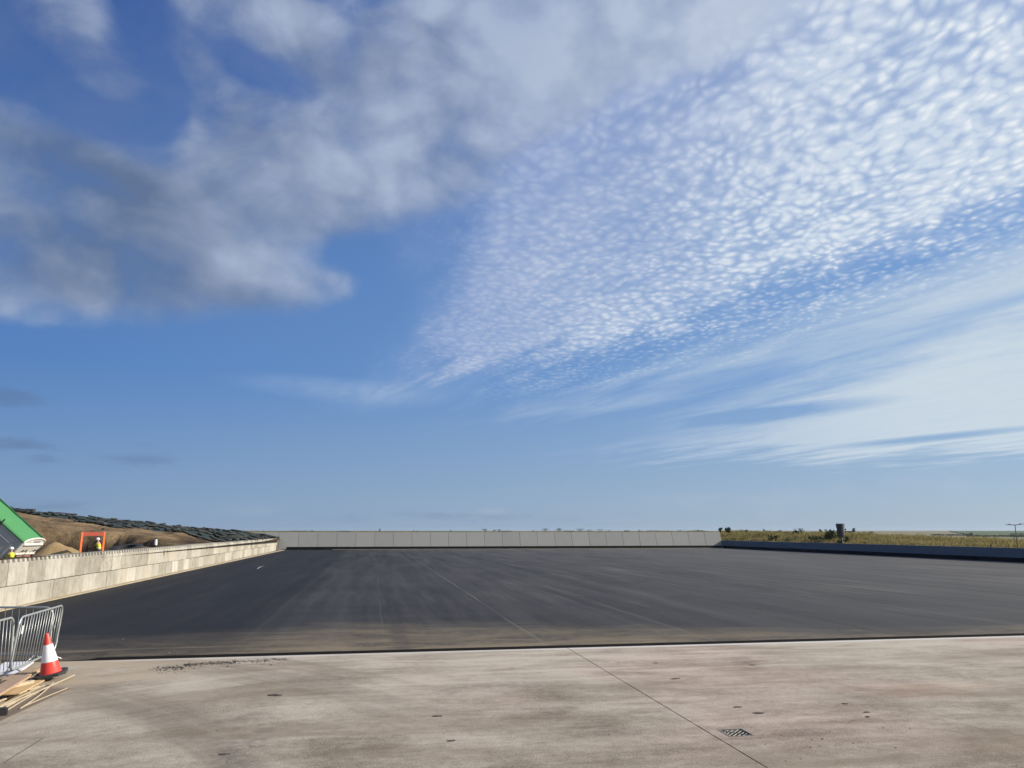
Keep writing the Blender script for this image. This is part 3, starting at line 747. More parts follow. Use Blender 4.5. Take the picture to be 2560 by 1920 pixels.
def build_bank():
    mb = MB(); ss = [SR + q for q, _ in PROF]; ds = [8 + 2.2 * i for i in range(78)]; n = len(ds)
    mb.add([(s, d, bank_z(s, d)) for s in ss for d in ds], [(i * n + j, (i + 1) * n + j, (i + 1) * n + j + 1, i * n + j + 1) for i in range(len(ss) - 1) for j in range(n - 1)])
    struct(mb.build('grass_bank', GRASS_SOIL, M=YR, smooth=True))
    mb = MB(); ss = [-75 + 3.0 * i for i in range(44)]; ds = [D1 + 1.2, D1 + 2, D1 + 4, D1 + 8, D1 + 16, D1 + 30, D1 + 60, D1 + 75]; n = len(ds)
    mb.add([(s, d, verge_z(s, d) if j else 2.40) for s in ss for j, d in enumerate(ds)], [(i * n + j, (i + 1) * n + j, (i + 1) * n + j + 1, i * n + j + 1) for i in range(len(ss) - 1) for j in range(n - 1)])
    struct(mb.build('grass_verge', GRASS_SOIL, M=YR, smooth=True))
    # the grass itself
    rng = random.Random(11); mb = MB()
    def tuft(s, d, z, h, k=3):
        for _ in range(k):
            a = rng.uniform(0, 2 * pi); w = rng.uniform(0.018, 0.045); l = rng.uniform(0.05, 0.32) * h; b_ = rng.uniform(0, 2 * pi)
            x0, y0 = s + rng.uniform(-.12, .12), d + rng.uniform(-.12, .12); hh = h * rng.uniform(0.6, 1.15)
            dx, dy = cos(a) * w, sin(a) * w; lx, ly = cos(b_) * l, sin(b_) * l
            mb.add([(x0 - dx, y0 - dy, z - .05), (x0 + dx, y0 + dy, z - .05), (x0 + dx * .7 + lx * .4, y0 + dy * .7 + ly * .4, z + hh * .6), (x0 + lx, y0 + ly, z + hh), (x0 - dx * .7 + lx * .4, y0 - dy * .7 + ly * .4, z + hh * .6)], [(0, 1, 2, 3, 4)])
    for _ in range(17000):
        d = 45 + 85 * rng.random() ** 0.8; q = 0.35 + 11 * rng.random() ** 1.25; s = SR + q
        g_ = fbm(s * 0.25, d * 0.12, 4.0)
        h = (0.34 + 0.22 * g_) * rng.uniform(0.7, 1.3) * (0.6 if q < 0.9 else 1)
        tuft(s, d, bank_z(s, d), max(0.14, h))
    for _ in range(3600):
        s = rng.uniform(-34, 54); d = D1 + 1.35 + 7 * rng.random() ** 1.6
        tuft(s, d, verge_z(s, d), 0.10 * rng.uniform(0.5, 1.3) * (1.9 if s < -14 or s > 42 else 0.6), 2)
    gm = leafmat('dry_grass', (0.340, 0.275, 0.120), (0.165, 0.160, 0.052), 0.22, 0.42, (0.44, 0.37, 0.19))
    struct(mb.build('grass', gm, M=YR), 'stuff')
build_bank()

# ------------------------------------------------------------------ plants and trees
def shrub_mesh(mb, r, h, n, leaf, rng, spiky=False):
    lobes = [(rng.uniform(-r, r) * .7, rng.uniform(-r, r) * .7, h * rng.uniform(.05, .75), r * rng.uniform(.35, .6)) for _ in range(9)]
    for _ in range(n):
        x, y, z, q = rng.choice(lobes)
        v = Vector((rng.gauss(0, 1), rng.gauss(0, 1), rng.gauss(0, .8))).normalized() * q * rng.random() ** .4
        p = Vector((x, y, z)) + v; p.z = max(.03, min(h, p.z))
        mb.leaf(p, leaf * rng.uniform(.6, 1.3), rng)
LEAF_DARK = leafmat('dark_leaf', (0.016, 0.026, 0.010), (0.046, 0.064, 0.020), 1.0, 0.2)
LEAF_FAR = leafmat('far_leaf', (0.022, 0.034, 0.024), (0.048, 0.066, 0.040), 0.3, 0.15)
LEAF_OLIVE = leafmat('olive_leaf', (0.050, 0.058, 0.022), (0.10, 0.10, 0.04), 1.0, 0.3)
BARK = mat('bark', (0.060, 0.048, 0.036), 0.9, 0.4, 3.0)
def shrub(loc, r, h, label, n=420, leaf=0.12, m=LEAF_DARK, group=None, seed=1):
    rng = random.Random(seed); t = thing('shrub', label, 'shrub', loc, rng.uniform(0, 6), group)
    mb = MB(); shrub_mesh(mb, r, h, n, leaf, rng); mb.build('foliage', m, t)
    mb = MB()
    for k in range(5):
        a = rng.uniform(0, 6.28); mb.tube([(0, 0, -.1), (cos(a) * r * .3, sin(a) * r * .3, h * .4), (cos(a) * r * .55, sin(a) * r * .55, h * .75)], [.04, .028, .012], 5)
    mb.build('stem', BARK, t); return t
def plant(loc, h, label, m=LEAF_OLIVE, seed=1, group=None, n=26):
    rng = random.Random(seed); t = thing('weed_plant', label, 'plant', loc, rng.uniform(0, 6), group)
    st = MB(); lf = MB()
    for k in range(4):
        a = rng.uniform(0, 6.28); q = rng.uniform(.1, .45) * h; top = (cos(a) * q, sin(a) * q, h * rng.uniform(.65, 1))
        st.tube([(0, 0, -.05), (top[0] * .4, top[1] * .4, top[2] * .55), top], [.018, .014, .006], 4)
        for i in range(n):
            f = rng.uniform(.25, 1); lf.leaf((top[0] * f + rng.gauss(0, .05), top[1] * f + rng.gauss(0, .05), top[2] * f), h * rng.uniform(.05, .11), rng, .45)
    st.build('stem', BARK, t); lf.build('foliage', m, t); return t
def tree(loc, h, w, label, seed, trunk=0.3, n=420, group=None, m=None, leaf=None):
    rng = random.Random(seed); t = thing('tree', label, 'tree', loc, rng.uniform(0, 6), group)
    zb = h * trunk; leaf = leaf or h * 0.055
    mb = MB(); tr = max(.12, h * .028)
    mb.tube([(0, 0, -.6), (0.02 * h, 0, zb * .6), (0, .02 * h, zb), (0.02 * h, 0, h * .7)], [tr * 1.3, tr, tr * .8, tr * .3], 7)
    lobes = []
    for k in range(9):
        a = k * 2.4 + rng.uniform(-.4, .4); q = w / 2 * rng.uniform(.25, .72); z = zb + (h - zb) * rng.uniform(.15, .85)
        p = (cos(a) * q, sin(a) * q, z); lobes.append((*p, w * rng.uniform(.16, .28)))
        mb.tube([(0, 0, zb * rng.uniform(.7, 1.1)), (p[0] * .5, p[1] * .5, (zb + z) / 2), p], [tr * .5, tr * .3, tr * .1], 5)
    mb.build('trunk', BARK, t)
    lobes.append((0, 0, h * .82, w * .22))
    mb = MB()
    for _ in range(n):
        x, y, z, q = rng.choice(lobes)
        v = Vector((rng.gauss(0, 1), rng.gauss(0, 1), rng.gauss(0, .75))).normalized() * q * rng.random() ** .45
        p = Vector((x, y, z)) + v
        if p.z > h or p.z < zb * .6: continue
        mb.leaf(p, leaf * rng.uniform(.6, 1.3), rng)
    mb.build('crown', m or LEAF_FAR, t); return t

def at(x, ybase, r):
    """spot seen in column x at horizontal distance r, standing on the farmland"""
    d = ray(x, ybase); h = sqrt(d.x ** 2 + d.y ** 2); p = d / h * r
    return Vector((p.x, p.y, tz(p.x, p.y)))
def far_tree(x, ytop, wpx, r, label, seed, trunk=.25, group=None, n=420):
    p = at(x, 1330, r); d = ray(x, ytop); z = EYE + d.z / sqrt(d.x ** 2 + d.y ** 2) * r
    return tree(p, max(1.5, z - p.z), wpx * r / FPX, label, seed, trunk, n, group)
def hedge(x0, x1, ytop, r, label, seed, r1=None, hgt=None, cat='hedge'):
    """a leafy hedge row between two columns of the view"""
    rng = random.Random(seed); a, b_ = at(x0, 1330, r), at(x1, 1330, r1 or r)
    L = (b_ - a).length; t = thing('hedge', label, cat, a)
    d = ray((x0 + x1) / 2, ytop); h = hgt or max(1.2, EYE + d.z / d.y * (a.y + b_.y) / 2 - min(a.z, b_.z))
    mb = MB(); n = int(min(900, max(160, L * 5)))
    for _ in range(n):
        f = rng.random(); p = a.lerp(b_, f); p.z = tz(p.x, p.y)
        hh = h * (0.72 + 0.28 * fbm(p.x * 0.05 + seed, p.y * 0.05)) * rng.random() ** .6
        mb.leaf((p.x - a.x + rng.uniform(-1, 1), p.y - a.y + rng.uniform(-1, 1), p.z - a.z + hh), h * rng.uniform(.12, .26), rng, .8)
    mb.build('foliage', LEAF_FAR, t)
    st = MB(); pts = []
    for k in range(12):
        p = a.lerp(b_, k / 11); pts.append((p.x - a.x, p.y - a.y, tz(p.x, p.y) - a.z + (.15 if k % 2 else .55) * h))
    st.tube(pts, .09, 5)
    st.build('stem', BARK, t); return t

def build_plants():
    hedge(724, 768, 1326.5, 800, 'hedgerow showing above the far wall, nearest the block wall', 1)
    far_tree(780, 1325.5, 15, 800, 'small round tree above the far wall beside the hedgerow near the block wall', 2, .15)
    hedge(846, 876, 1327, 800, 'short low hedge above the left part of the far wall', 3)
    far_tree(1212, 1321.5, 17, 700, 'dome-shaped dark tree alone above the middle of the far wall', 4, .12)
    far_tree(1236, 1324, 10, 720, 'smallest of the round trees above the middle of the far wall', 5, .15)
    far_tree(1248, 1323, 12, 700, 'round tree at the start of the low hedge over the middle of the far wall', 6, .15)
    hedge(1254, 1278, 1326, 720, 'low hedge trailing right from the round trees over the middle of the far wall', 7)
    far_tree(1363, 1320.5, 24, 700, 'broad flat-topped tree above the far wall, left of a pair', 8, .1)
    far_tree(1398, 1320.5, 19, 700, 'round tree above the far wall, right of the flat-topped one', 9, .12)
    hedge(1408, 1436, 1326, 720, 'low hedge between the tree pair and the long copse on the skyline', 10)
    far_tree(1451, 1320.5, 28, 700, 'tallest tree at the left end of the long copse on the skyline', 11, .1)
    far_tree(1474, 1323, 20, 710, 'dense tree second in the long copse on the skyline', 12, .1)
    far_tree(1500, 1322.5, 24, 720, 'wide tree in the middle of the long copse on the skyline', 13, .1)
    far_tree(1522, 1325, 20, 720, 'lowest tree at the right end of the long copse on the skyline', 14, .1)
    hedge(1560, 1574, 1328, 760, 'tiny hedge clump on the skyline right of the copse', 15)
    hedge(1617, 1650, 1327, 740, 'dark low hedge on the skyline, first right of the gap', 16)
    far_tree(1672, 1325.5, 22, 730, 'squat tree on the skyline between two low hedges', 17, .1)
    far_tree(1700, 1324.5, 26, 720, 'broad squat tree on the skyline near the right end of the far wall', 18, .1)
    far_tree(1724, 1325.5, 20, 720, 'small squat tree closest to the right end of the far wall', 19, .1)
    hedge(1735, 1790, 1327, 740, 'long low hedge on the skyline just left of the far wall corner', 20)
    # saplings and weeds close behind the far wall
    def on_verge(x, q=2.0):
        d = ray(x, 1331); d /= d.y; t = 0
        for _ in range(300):
            t += .5; s_, dd = yard(d * t)
            if dd > D1 + 1.3 + q: break
        return W(s_, dd, verge_z(s_, dd))
    for k, (x, h, lb) in enumerate(((950, .55, 'leafy weed standing up behind the left half of the far wall'), (1035, .32, 'spindly weed behind the far wall, left of a pair of sprigs'), (1043, .30, 'spindly weed behind the far wall, right of a pair of sprigs'), (1126, .3, 'small weed tuft over the far wall left of the dome-shaped tree'), (1333, .3, 'thin weed over the far wall left of the flat-topped tree'), (1599, .38, 'feathery weed cluster behind the far wall right of the copse'), (1605, .25, 'short weed beside the feathery cluster behind the far wall'))):
        plant(on_verge(x), h, lb, seed=30 + k)
    # shrubs and weeds on the bank
    def on_bank(x, q):
        d = ray(x, 1340); d /= d.y; t = 0
        for _ in range(600):
            t += .25; s_, dd = yard(d * t)
            if s_ > SR + q: break
        return W(s_, dd, bank_z(s_, dd) - .05)
    shrub(on_verge(1801, 3), .36, .70, 'small dark bush on the skyline left of the far wall corner', 160, .11, seed=41)
    shrub(on_verge(1821, 2.4), .5, .95, 'dark upright bush at the top of the bank by the far wall corner', 260, .12, seed=42)
    shrub(on_bank(1866, 7.5), .35, .75, 'small dark bush on the bank top, right of the upright bush', 120, .10, seed=43)
    shrub(on_bank(1995, 7.0), .95, .85, 'spiky low bush on the crest of the grass bank', 300, .10, seed=44)
    plant(on_bank(1950, 7.0), .9, 'tall thin weed on the bank crest left of the spiky bush', seed=45)
    plant(on_bank(1912, 7.2), .8, 'feathery weed on the bank crest near the far wall corner', seed=46)
    shrub(on_bank(1931, 1.4), .75, .75, 'dark bush low on the bank just above the low wall', 240, .11, seed=47)
    shrub(on_bank(2042, 2.2), .95, .95, 'dark bush on the bank left of the vent pipe', 340, .11, seed=48)
    shrub(on_bank(2076, 2.6), 1.25, 1.35, 'largest dark bush on the bank, directly beside the vent pipe', 620, .12, seed=49)
    shrub(on_bank(2112, 1.2), .75, .95, 'dark bush low on the bank right behind the vent pipe post', 260, .10, seed=50)
    # far trees beyond the bank
    far_tree(2051, 1323, 8, 900, 'tiny umbrella-shaped tree on the skyline left of the vent pipe', 51, .45)
    far_tree(2085, 1324, 5, 900, 'very small round tree left of the vent pipe next to a red roof', 52, .2)
    far_tree(2092, 1325, 5, 900, 'very small round tree touching the left of the vent pipe', 53, .2)
    far_tree(2134.5, 1320, 8, 820, 'tree with a bare trunk on the skyline right of the vent pipe', 54, .45)
    hedge(2116, 2126, 1327, 800, 'low hedge directly right of the vent pipe', 55)
    hedge(2140, 2172, 1328, 800, 'low dark hedge between the bare-trunked tree and a round bush', 56)
    far_tree(2180, 1327, 14, 760, 'round bush on the skyline at the edge of the stubble field', 57, .05)
    far_tree(2376, 1336, 5, 880, 'tiny bush on the boundary of the stubble field', 58, .1)
    far_tree(2427, 1331, 9, 900, 'pale hazy tree in the green hillside field', 59, .3)
    far_tree(2445, 1336, 9, 890, 'low hazy bush in the green hillside field right of the hazy tree', 60, .1)
    for k, (x, y, w) in enumerate(((2532, 1333, 18), (2543, 1331.5, 22), (2562, 1332.5, 26))):
        far_tree(x, y, w, 840, ('leftmost tree of the dark grove behind the twin-armed pole', 'tallest tree of the dark grove right behind the twin-armed pole', 'tree of the dark grove cut by the right edge of the photo')[k], 61 + k, .05)
    # field boundaries
    def line_hedge(p0, p1, label, seed, h=2.0, n=500):
        rng = random.Random(seed); t = thing('hedge', label, 'hedge', p0); mb = MB()
        for _ in range(n):
            p = p0.lerp(p1, rng.random()); z = tz(p.x, p.y)
            mb.leaf((p.x - p0.x + rng.uniform(-1.5, 1.5), p.y - p0.y + rng.uniform(-1.5, 1.5), z - p0.z + h * rng.random()), rng.uniform(.5, 1.0), rng, .8)
        mb.build('foliage', LEAF_FAR, t); st = MB(); pts = []
        for k in range(16):
            p = p0.lerp(p1, k / 15); pts.append((p.x - p0.x, p.y - p0.y, tz(p.x, p.y) - p0.z + (.2 if k % 2 else .6) * h))
        st.tube(pts, .09, 5)
        st.build('stem', BARK, t)
    line_hedge(_h0, _h1, 'hedge slanting down the hillside between stubble and green pasture', 71, 1.1, 700)
    line_hedge(hit(2330, 1338.6, 0, 600), hit(2420, 1339.2, 0, 600), 'thin hedge along the foot of the stubble field', 72, 1.3, 400)
    line_hedge(hit(2416, 1341.5, 0, 500), hit(2580, 1341.5, 0, 500), 'long dark hedge along the foot of the green pasture', 73, 1.0, 700)
build_plants()

# ------------------------------------------------------------------ earth mound on the left
BASE = [(0, 1.62), (1.5, 1.8), (4, 2.4), (8, 2.7), (12, 3.0), (16, 3.5), (21, 4.0), (26, 4.65), (33, 5.35), (60, 6.3)]
def cover_edge(q): return 72 + q * 1.02
def mz(s, d):
    z = mz0(s, d); return z - smooth(25.5, 20.0, d) * (z + 0.5)
def mz0(s, d):
    if s > -12.9: return (1.715 + fbm(s * 2, d * 1.2) * .03) if d < 33.2 else 1.45
    q = max(0.0, -12.9 - s); b = interp(BASE, q)
    # nearer than the covered clamp the slope is lower beside the wall
    near = smooth(74, 60, d); b -= near * interp([(0, 0), (3, .55), (8, .7), (20, .5), (40, .3)], q)
    b -= smooth(44, 34, d) * interp([(0, -.1), (3, .3), (10, .6), (30, .8)], q)
    # working pit dug behind the wall
    e = ((s + 22.5) / 8.6) ** 2 + ((d - 55.5) / 12.5) ** 2
    fl = -0.25 + (d - 55) * 0.075
    n = fbm(s * 0.22, d * 0.22, 1.0, 5)
    pit = smooth(1.12, 0.80, e + n * 0.25)
    b = b * (1 - pit) + min(b, fl) * pit
    rough = smooth(0.1, 1.2, q)
    lim = smooth(52, 46, d) * smooth(11, 7, q)
    b = b * (1 - lim) + min(b, 1.60 - .034 * max(0, d - 30)) * lim
    step = smooth(0.25, 0.32, mnoise.noise(Vector((s * 0.10 + d * 0.05, d * 0.07, 3.3)))) * 0.22
    b += (n * 0.26 + fbm(s * 1.1, d * 1.1, 7.0, 4) * 0.12 - step) * rough * (0.6 if d > cover_edge(q) else 1.0) * (1 - .8 * lim)
    return b - smooth(111, 115.5, d) * max(0, b - 1.7) * 0.3
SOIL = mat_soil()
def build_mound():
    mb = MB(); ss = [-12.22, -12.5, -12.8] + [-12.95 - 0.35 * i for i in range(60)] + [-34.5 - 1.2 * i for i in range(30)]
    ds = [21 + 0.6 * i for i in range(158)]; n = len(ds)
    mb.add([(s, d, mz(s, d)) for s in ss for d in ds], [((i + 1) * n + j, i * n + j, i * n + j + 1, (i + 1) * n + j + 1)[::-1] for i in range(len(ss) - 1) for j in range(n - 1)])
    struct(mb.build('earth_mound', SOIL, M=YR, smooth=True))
    # soil heaped along the back of the wall at the near end
    # green netting over the far clamp
    mb = MB(); qs = [0.6 * i for i in range(60)]; n = 34
    def P(q, f):
        d = cover_edge(q) + fbm(q * .4, 2.0) * 1.2 + f * (115.2 - cover_edge(q) - 0.2); s = -12.95 - q
        return (s, max(72, d), mz(s, d) + 0.07 + max(0, fbm(s * 1.4, d * 1.4, 9.0)) * 0.16)
    mb.add([P(q, j / (n - 1)) for q in qs for j in range(n)], [(i * n + j, i * n + j + 1, (i + 1) * n + j + 1, (i + 1) * n + j) for i in range(len(qs) - 1) for j in range(n - 1)])
    t = mb.build('green_netting', mat('netting', (0.011, 0.024, 0.017), 0.8, 0.5, 1.4, bmp=0.5), M=YR, smooth=True)
    tag(t, 'dark green netting sheet spread over the mound under rows of dark bags', 'netting')
    # weight bags
    bm = bmesh.new(); bmesh.ops.create_cube(bm, size=1.0); bmesh.ops.subdivide_edges(bm, edges=bm.edges, cuts=3, use_grid_fill=True)
    for v in bm.verts:
        c = v.co; k = 1 - 0.25 * (abs(c.x) * 2) ** 5
        v.co = Vector((c.x * 1.15, c.y * 0.46 * k * (1 - .25 * (abs(c.z) * 2) ** 3), c.z * 0.27 * k * (1 - .3 * (abs(c.y) * 2) ** 3)))
        v.co += Vector((fbm(c.x * 3, c.y * 3, c.z * 3), fbm(c.x * 3 + 9, c.y * 3, c.z * 3), fbm(c.x * 3, c.y * 3 + 9, c.z * 3))) * 0.05
    for f in bm.faces: f.smooth = True
    me = bpy.data.meshes.new('weight_bag'); bm.to_mesh(me); bm.free()
    m, g, b, Pn, out = new_mat('bag_weave'); oi = g.node('ShaderNodeObjectInfo'); rnd = V(g, oi.outputs['Random'])
    nn = g.noise(Pn, 5.0, 4.0, 0.6)
    g.put(b.inputs['Base Color'], g.mix((rnd * 0.75 + nn * 0.4).clamp(), (0.010, 0.014, 0.013), (0.044, 0.049, 0.044))); b.inputs['Roughness'].default_value = 0.8
    bump(g, b, g.noise(Pn, 9.0, 4.0, 0.6), 0.5, 0.03)
    me.materials.append(m)
    rng = random.Random(5); cnt = 0; first = None
    q = 0.25
    while q < 35:
        d = cover_edge(q) + rng.uniform(-.4, .5); row = 0
        while d < 114.6 and cnt < 298:
            far = d - cover_edge(q)
            keep = 0.8 if far < 1.2 else (0.50 if q < 12 else 0.30)
            if d > 108: keep = 0.95 if q < 26 else .4
            if rng.random() < keep:
                s = -12.95 - q + rng.uniform(-.35, .35); s = min(s, -13.3)
                o = bpy.data.objects.new('weight_bag', me); COL.objects.link(o)
                p = W(s, d, mz(s, d) + rng.uniform(.14, .26)); o.location = p
                dzs = (mz(s + .4, d) - mz(s - .4, d)) / .8
                o.rotation_euler = (rng.uniform(-.12, .12), -math.atan(dzs) + rng.uniform(-.15, .15), TH + rng.choice((0, 0, pi / 2)) + rng.uniform(-.5, .5))
                k = rng.uniform(.8, 1.3); o.scale = (k * rng.uniform(.8, 1.35), k * rng.uniform(.8, 1.3), k * rng.uniform(.6, 1.05))
                tag(o, 'dark grey-green weight bag lying among many on the netted mound', 'weight bag', 'weight bags on the netted mound'); cnt += 1
            d += rng.uniform(1.6, 3.6) if q > 9 else rng.uniform(1.3, 2.6)
        q += rng.uniform(.75, 1.25) if q < 12 else rng.uniform(1.0, 1.7)
    print('bags', cnt)
build_mound()

def build_heap():
    d = ray(143, 1365); d /= d.y; p = d * 56.5
    s, dd = yard(p); mb = MB(); n = 26
    vs, fs = [], []
    for i in range(n):
        for j in range(n):
            x, y = (i / (n - 1) - .5) * 7.4, (j / (n - 1) - .5) * 5.6
            r = sqrt((x / 3.6) ** 2 + (y / 2.7) ** 2)
            h = 2.05 * max(0, 1 - r) ** 0.9 + fbm(x * .7, y * .7, 2.0) * .22 * (1 - min(1, r))
            vs.append((x, y, h - .1))
    fs = [(i * n + j, (i + 1) * n + j, (i + 1) * n + j + 1, i * n + j + 1) for i in range(n - 1) for j in range(n - 1)]
    mb.add(vs, fs)
    o = mb.build('sand_heap', mat('damp_sand', (0.300, 0.215, 0.115), 0.95, 0.5, 1.2, bmp=0.8, spec=.1), smooth=True)
    o.location = W(s, dd, 0.0); o.rotation_euler = (0, 0, TH - .2)
    tag(o, 'tan sand heap between the tipped trailer and the orange frame', 'sand heap')
build_heap()

# ------------------------------------------------------------------ tipped trailer
def build_trailer():
    TAU, YAW, HS, L, HW = R(40), R(185), 1.87, 7.6, 1.25
    c = ray(59, 1358); c = c / c.y * 50.0; c.z += EYE                  # rear top corner nearest us
    Rz = Matrix.Rotation(YAW, 4, 'Z'); Ry = Matrix.Rotation(-TAU, 4, 'Y')
    hinge = c - (Rz @ Ry @ Vector((0, HW, HS)))
    root = thing('tipping_trailer', 'tipped trailer with a green sheeted top, grey side and white tailgate behind the block wall', 'trailer', (hinge.x, hinge.y, -0.3), YAW)
    T = Matrix.Translation((0, 0, hinge.z + 0.3)) @ Ry
    grey = mat('trailer_grey', (0.42, 0.435, 0.455), 0.35, 0.10, 1.2, metal=.25)
    green = mat('green_sheet', (0.062, 0.235, 0.080), 0.55, 0.12, 0.9)
    dgreen = mat('green_edge', (0.012, 0.085, 0.030), 0.6, 0.2, 2.0)
    white = mat('trailer_white', (0.72, 0.70, 0.64), 0.5, 0.12, 2.5, dirt=(0.35, 0.28, 0.2, 0.5))
    dark = mat('trailer_dark', (0.02, 0.02, 0.022), 0.7, 0.3, 4)
    yel = mat('marker_yellow', (0.75, 0.40, 0.015), 0.5, 0.12, 5); red = mat('marker_red', (0.42, 0.03, 0.02), 0.5, 0.2, 5)
    # shell with a rounded floor, and a pressed line along each side
    sec = [(HW, HS), (HW, HS - .16), (HW - .03, HS - .18), (HW - .03, .62), (HW - .10, .30), (HW - .42, .05), (-HW + .42, .05), (-HW + .10, .30), (-HW + .03, .62), (-HW + .03, HS - .18), (-HW, HS - .16), (-HW, HS)]
    mb = MB(); n = len(sec)
    vs = [(x, y, z) for x in (0.06, L) for y, z in sec]
    mb.add(vs, [(i, i + 1, n + i + 1, n + i) for i in range(n - 1)] + [tuple(range(n, 2 * n))])
    for sy in (1, -1):                                               # pressed panel near the tail: a slanting kink
        mb.box((0.52, sy * (HW - .015), 1.0), (0.05, .05, 1.1)); mb.box((L / 2 + .3, sy * (HW - .012), 1.30), (L - .8, .05, .05))
    body = mb.build('body', grey, root, M=T, bevel=.012)
    mb = MB(); N = 14
    arch = lambda a: (HW * cos(a) * 1.01, HS + .03 + .34 * sin(a))
    vs = []; fs = []
    xs = [.05 + (L - .05) * i / 24 for i in range(25)]
    for i, x in enumerate(xs):
        for k in range(N + 1):
            y, z = arch(pi * k / N); sag = -0.018 * (0.5 + .5 * cos(2 * pi * i / 4)) * sin(pi * k / N)
            vs.append((x, y, z + sag))
    fs = [(i * (N + 1) + k, (i + 1) * (N + 1) + k, (i + 1) * (N + 1) + k + 1, i * (N + 1) + k + 1) for i in range(24) for k in range(N)]
    mb.add(vs, fs); mb.build('top_sheet', green, root, smooth=True, M=T)
    mb = MB(); mb.tube([(.02, -HW * .62, HS + .33), (L, -HW * .62, HS + .33)], .075, 8); mb.tube([(.02, -HW * .97, HS + .10), (L, -HW * .97, HS + .10)], .05, 8)
    mb.build('sheet_roll', dgreen, root, smooth='auto', M=T)
    for sy in (1, -1):
        mb = MB(); mb.box((L / 2, sy * (HW + .02), HS + .02), (L, .05, .07)); mb.build('top_rail', mat('rail_green', (0.035, 0.13, 0.05), .5) if sy > 0 else white, root, M=T)
        mb = MB(); mb.box((L / 2 - .2, sy * (HW - .02), .02), (L - .5, .10, .13)); mb.build('bottom_rail', white, root, M=T)
    # tail frame and tailgate
    mb = MB()
    for sy in (1, -1): mb.box((0.02, sy * (HW - .03), HS / 2 + .02), (.10, .15, HS))
    pts = [(0.0, *arch(pi * k / N)) for k in range(N + 1)]; mb.tube(pts, .055, 6)
    tf = mb.build('tail_frame', white, root, M=T, bevel=.01)
    mb = MB(); mb.box((-.03, 0, HS / 2), (.06, 2 * HW - .18, HS - .05))
    for z in (.16, 1.02, HS - .10): mb.box((-.08, 0, z), (.07, 2 * HW - .2, .09))
    pol = [(0.0, 0.0)] + []
    top = [(y * .93, z - .04) for y, z in (arch(pi * k / N) for k in range(N + 1))]
    vs = [(-.02, y, z) for y, z in top] + [(-.02, HW * .93 * (1 - 2 * k / N), HS - .02) for k in range(N + 1)]
    mb.add(vs, [(k, k + 1, N + 1 + k + 1, N + 1 + k) for k in range(N)])
    tg = mb.build('tailgate', white, root, M=T, bevel=.008)
    for y in (.62, .0, -.62):
        mb = MB(); mb.box((-.115, y - .02, .60), (.02, .56, .46)); mk = mb.build('marker_board', yel, tg)
        mb = MB(); mb.box((-.128, y - .02, .85), (.012, .58, .05)); mb.box((-.128, y - .02, .36), (.012, .58, .05)); mb.build('border', red, mk)
    for y in (.97, -.97):
        mb = MB(); mb.box((-.12, y, .62), (.05, .10, .75)); mb.build('tail_light', dark, tg)
    mb = MB()
    for y in (.85, .45, -.55, -.9): mb.tube([(-.10, y, 1.28), (-.17, y, 1.33), (-.17, y, 1.45)], .035, 6)
    mb.tube([(-.16, .3, 1.30), (-.19, .25, .98), (-.15, .35, .80)], .02, 5)
    mb.build('latch', dark, tg)
    mb = MB(); mb.box((-.035, .45, HS + .02), (.02, .28, .26)); mb.build('number_plate', mat('plate_white', (.8, .8, .78), .4), tg)
    mb = MB(); mb.box((-.03, -.25, HS + .10), (.012, .78, .11)); mb.build('name_panel', mat('plate_violet', (.30, .27, .36), .5, .4, 9), tg)
    mb = MB(); mb.box((1.95, HW + .03, HS + .02), (.07, .05, .62)); mb.build('strap', dark, root, M=T)
    # running gear, level on the ground
    mb = MB(); zf = hinge.z + .3
    for y in (.45, -.45): mb.box((L / 2 - .3, y, zf - .16), (L + .4, .14, .24))
    for x in (.3, 2.4, 4.6, 6.9): mb.box((x, 0, zf - .16), (.12, .9, .16))
    mb.build('chassis', dark, root)
    mb = MB(); mb.tube([(L - .6, 0, zf - .1), ((L - .5) * cos(TAU) + .1, 0, zf + (L - .5) * sin(TAU) * .62), ((L - .5) * cos(TAU), 0, zf + (L - .3) * sin(TAU) - .1)], [.14, .11, .08], 10)
    mb.build('ram', mat('ram_steel', (.55, .55, .56), .3, .1, metal=.8), root)
    tyre = mat('tyre_rubber', (0.018, 0.018, 0.019), .9, .3, 5, bmp=.5); rim = mat('rim_grey', (.35, .35, .35), .5)
    for x in (1.5, 2.8):
        for y in (1.05, -1.05):
            M = Matrix.Translation((x, y, .42)) @ Matrix.Rotation(pi / 2, 4, 'X')
            mb = MB(); mb.lathe([(.25, -.16), (.38, -.17), (.44, -.12), (.45, 0), (.44, .12), (.38, .17), (.25, .16)], 24)
            w = mb.build('wheel', tyre, root, smooth='auto', M=M)
            mb = MB(); mb.lathe([(.05, .10), (.24, .12), (.25, .165)], 20); mb.lathe([(.05, -.10), (.24, -.12), (.25, -.165)], 20); mb.build('rim', rim, w)
build_trailer()

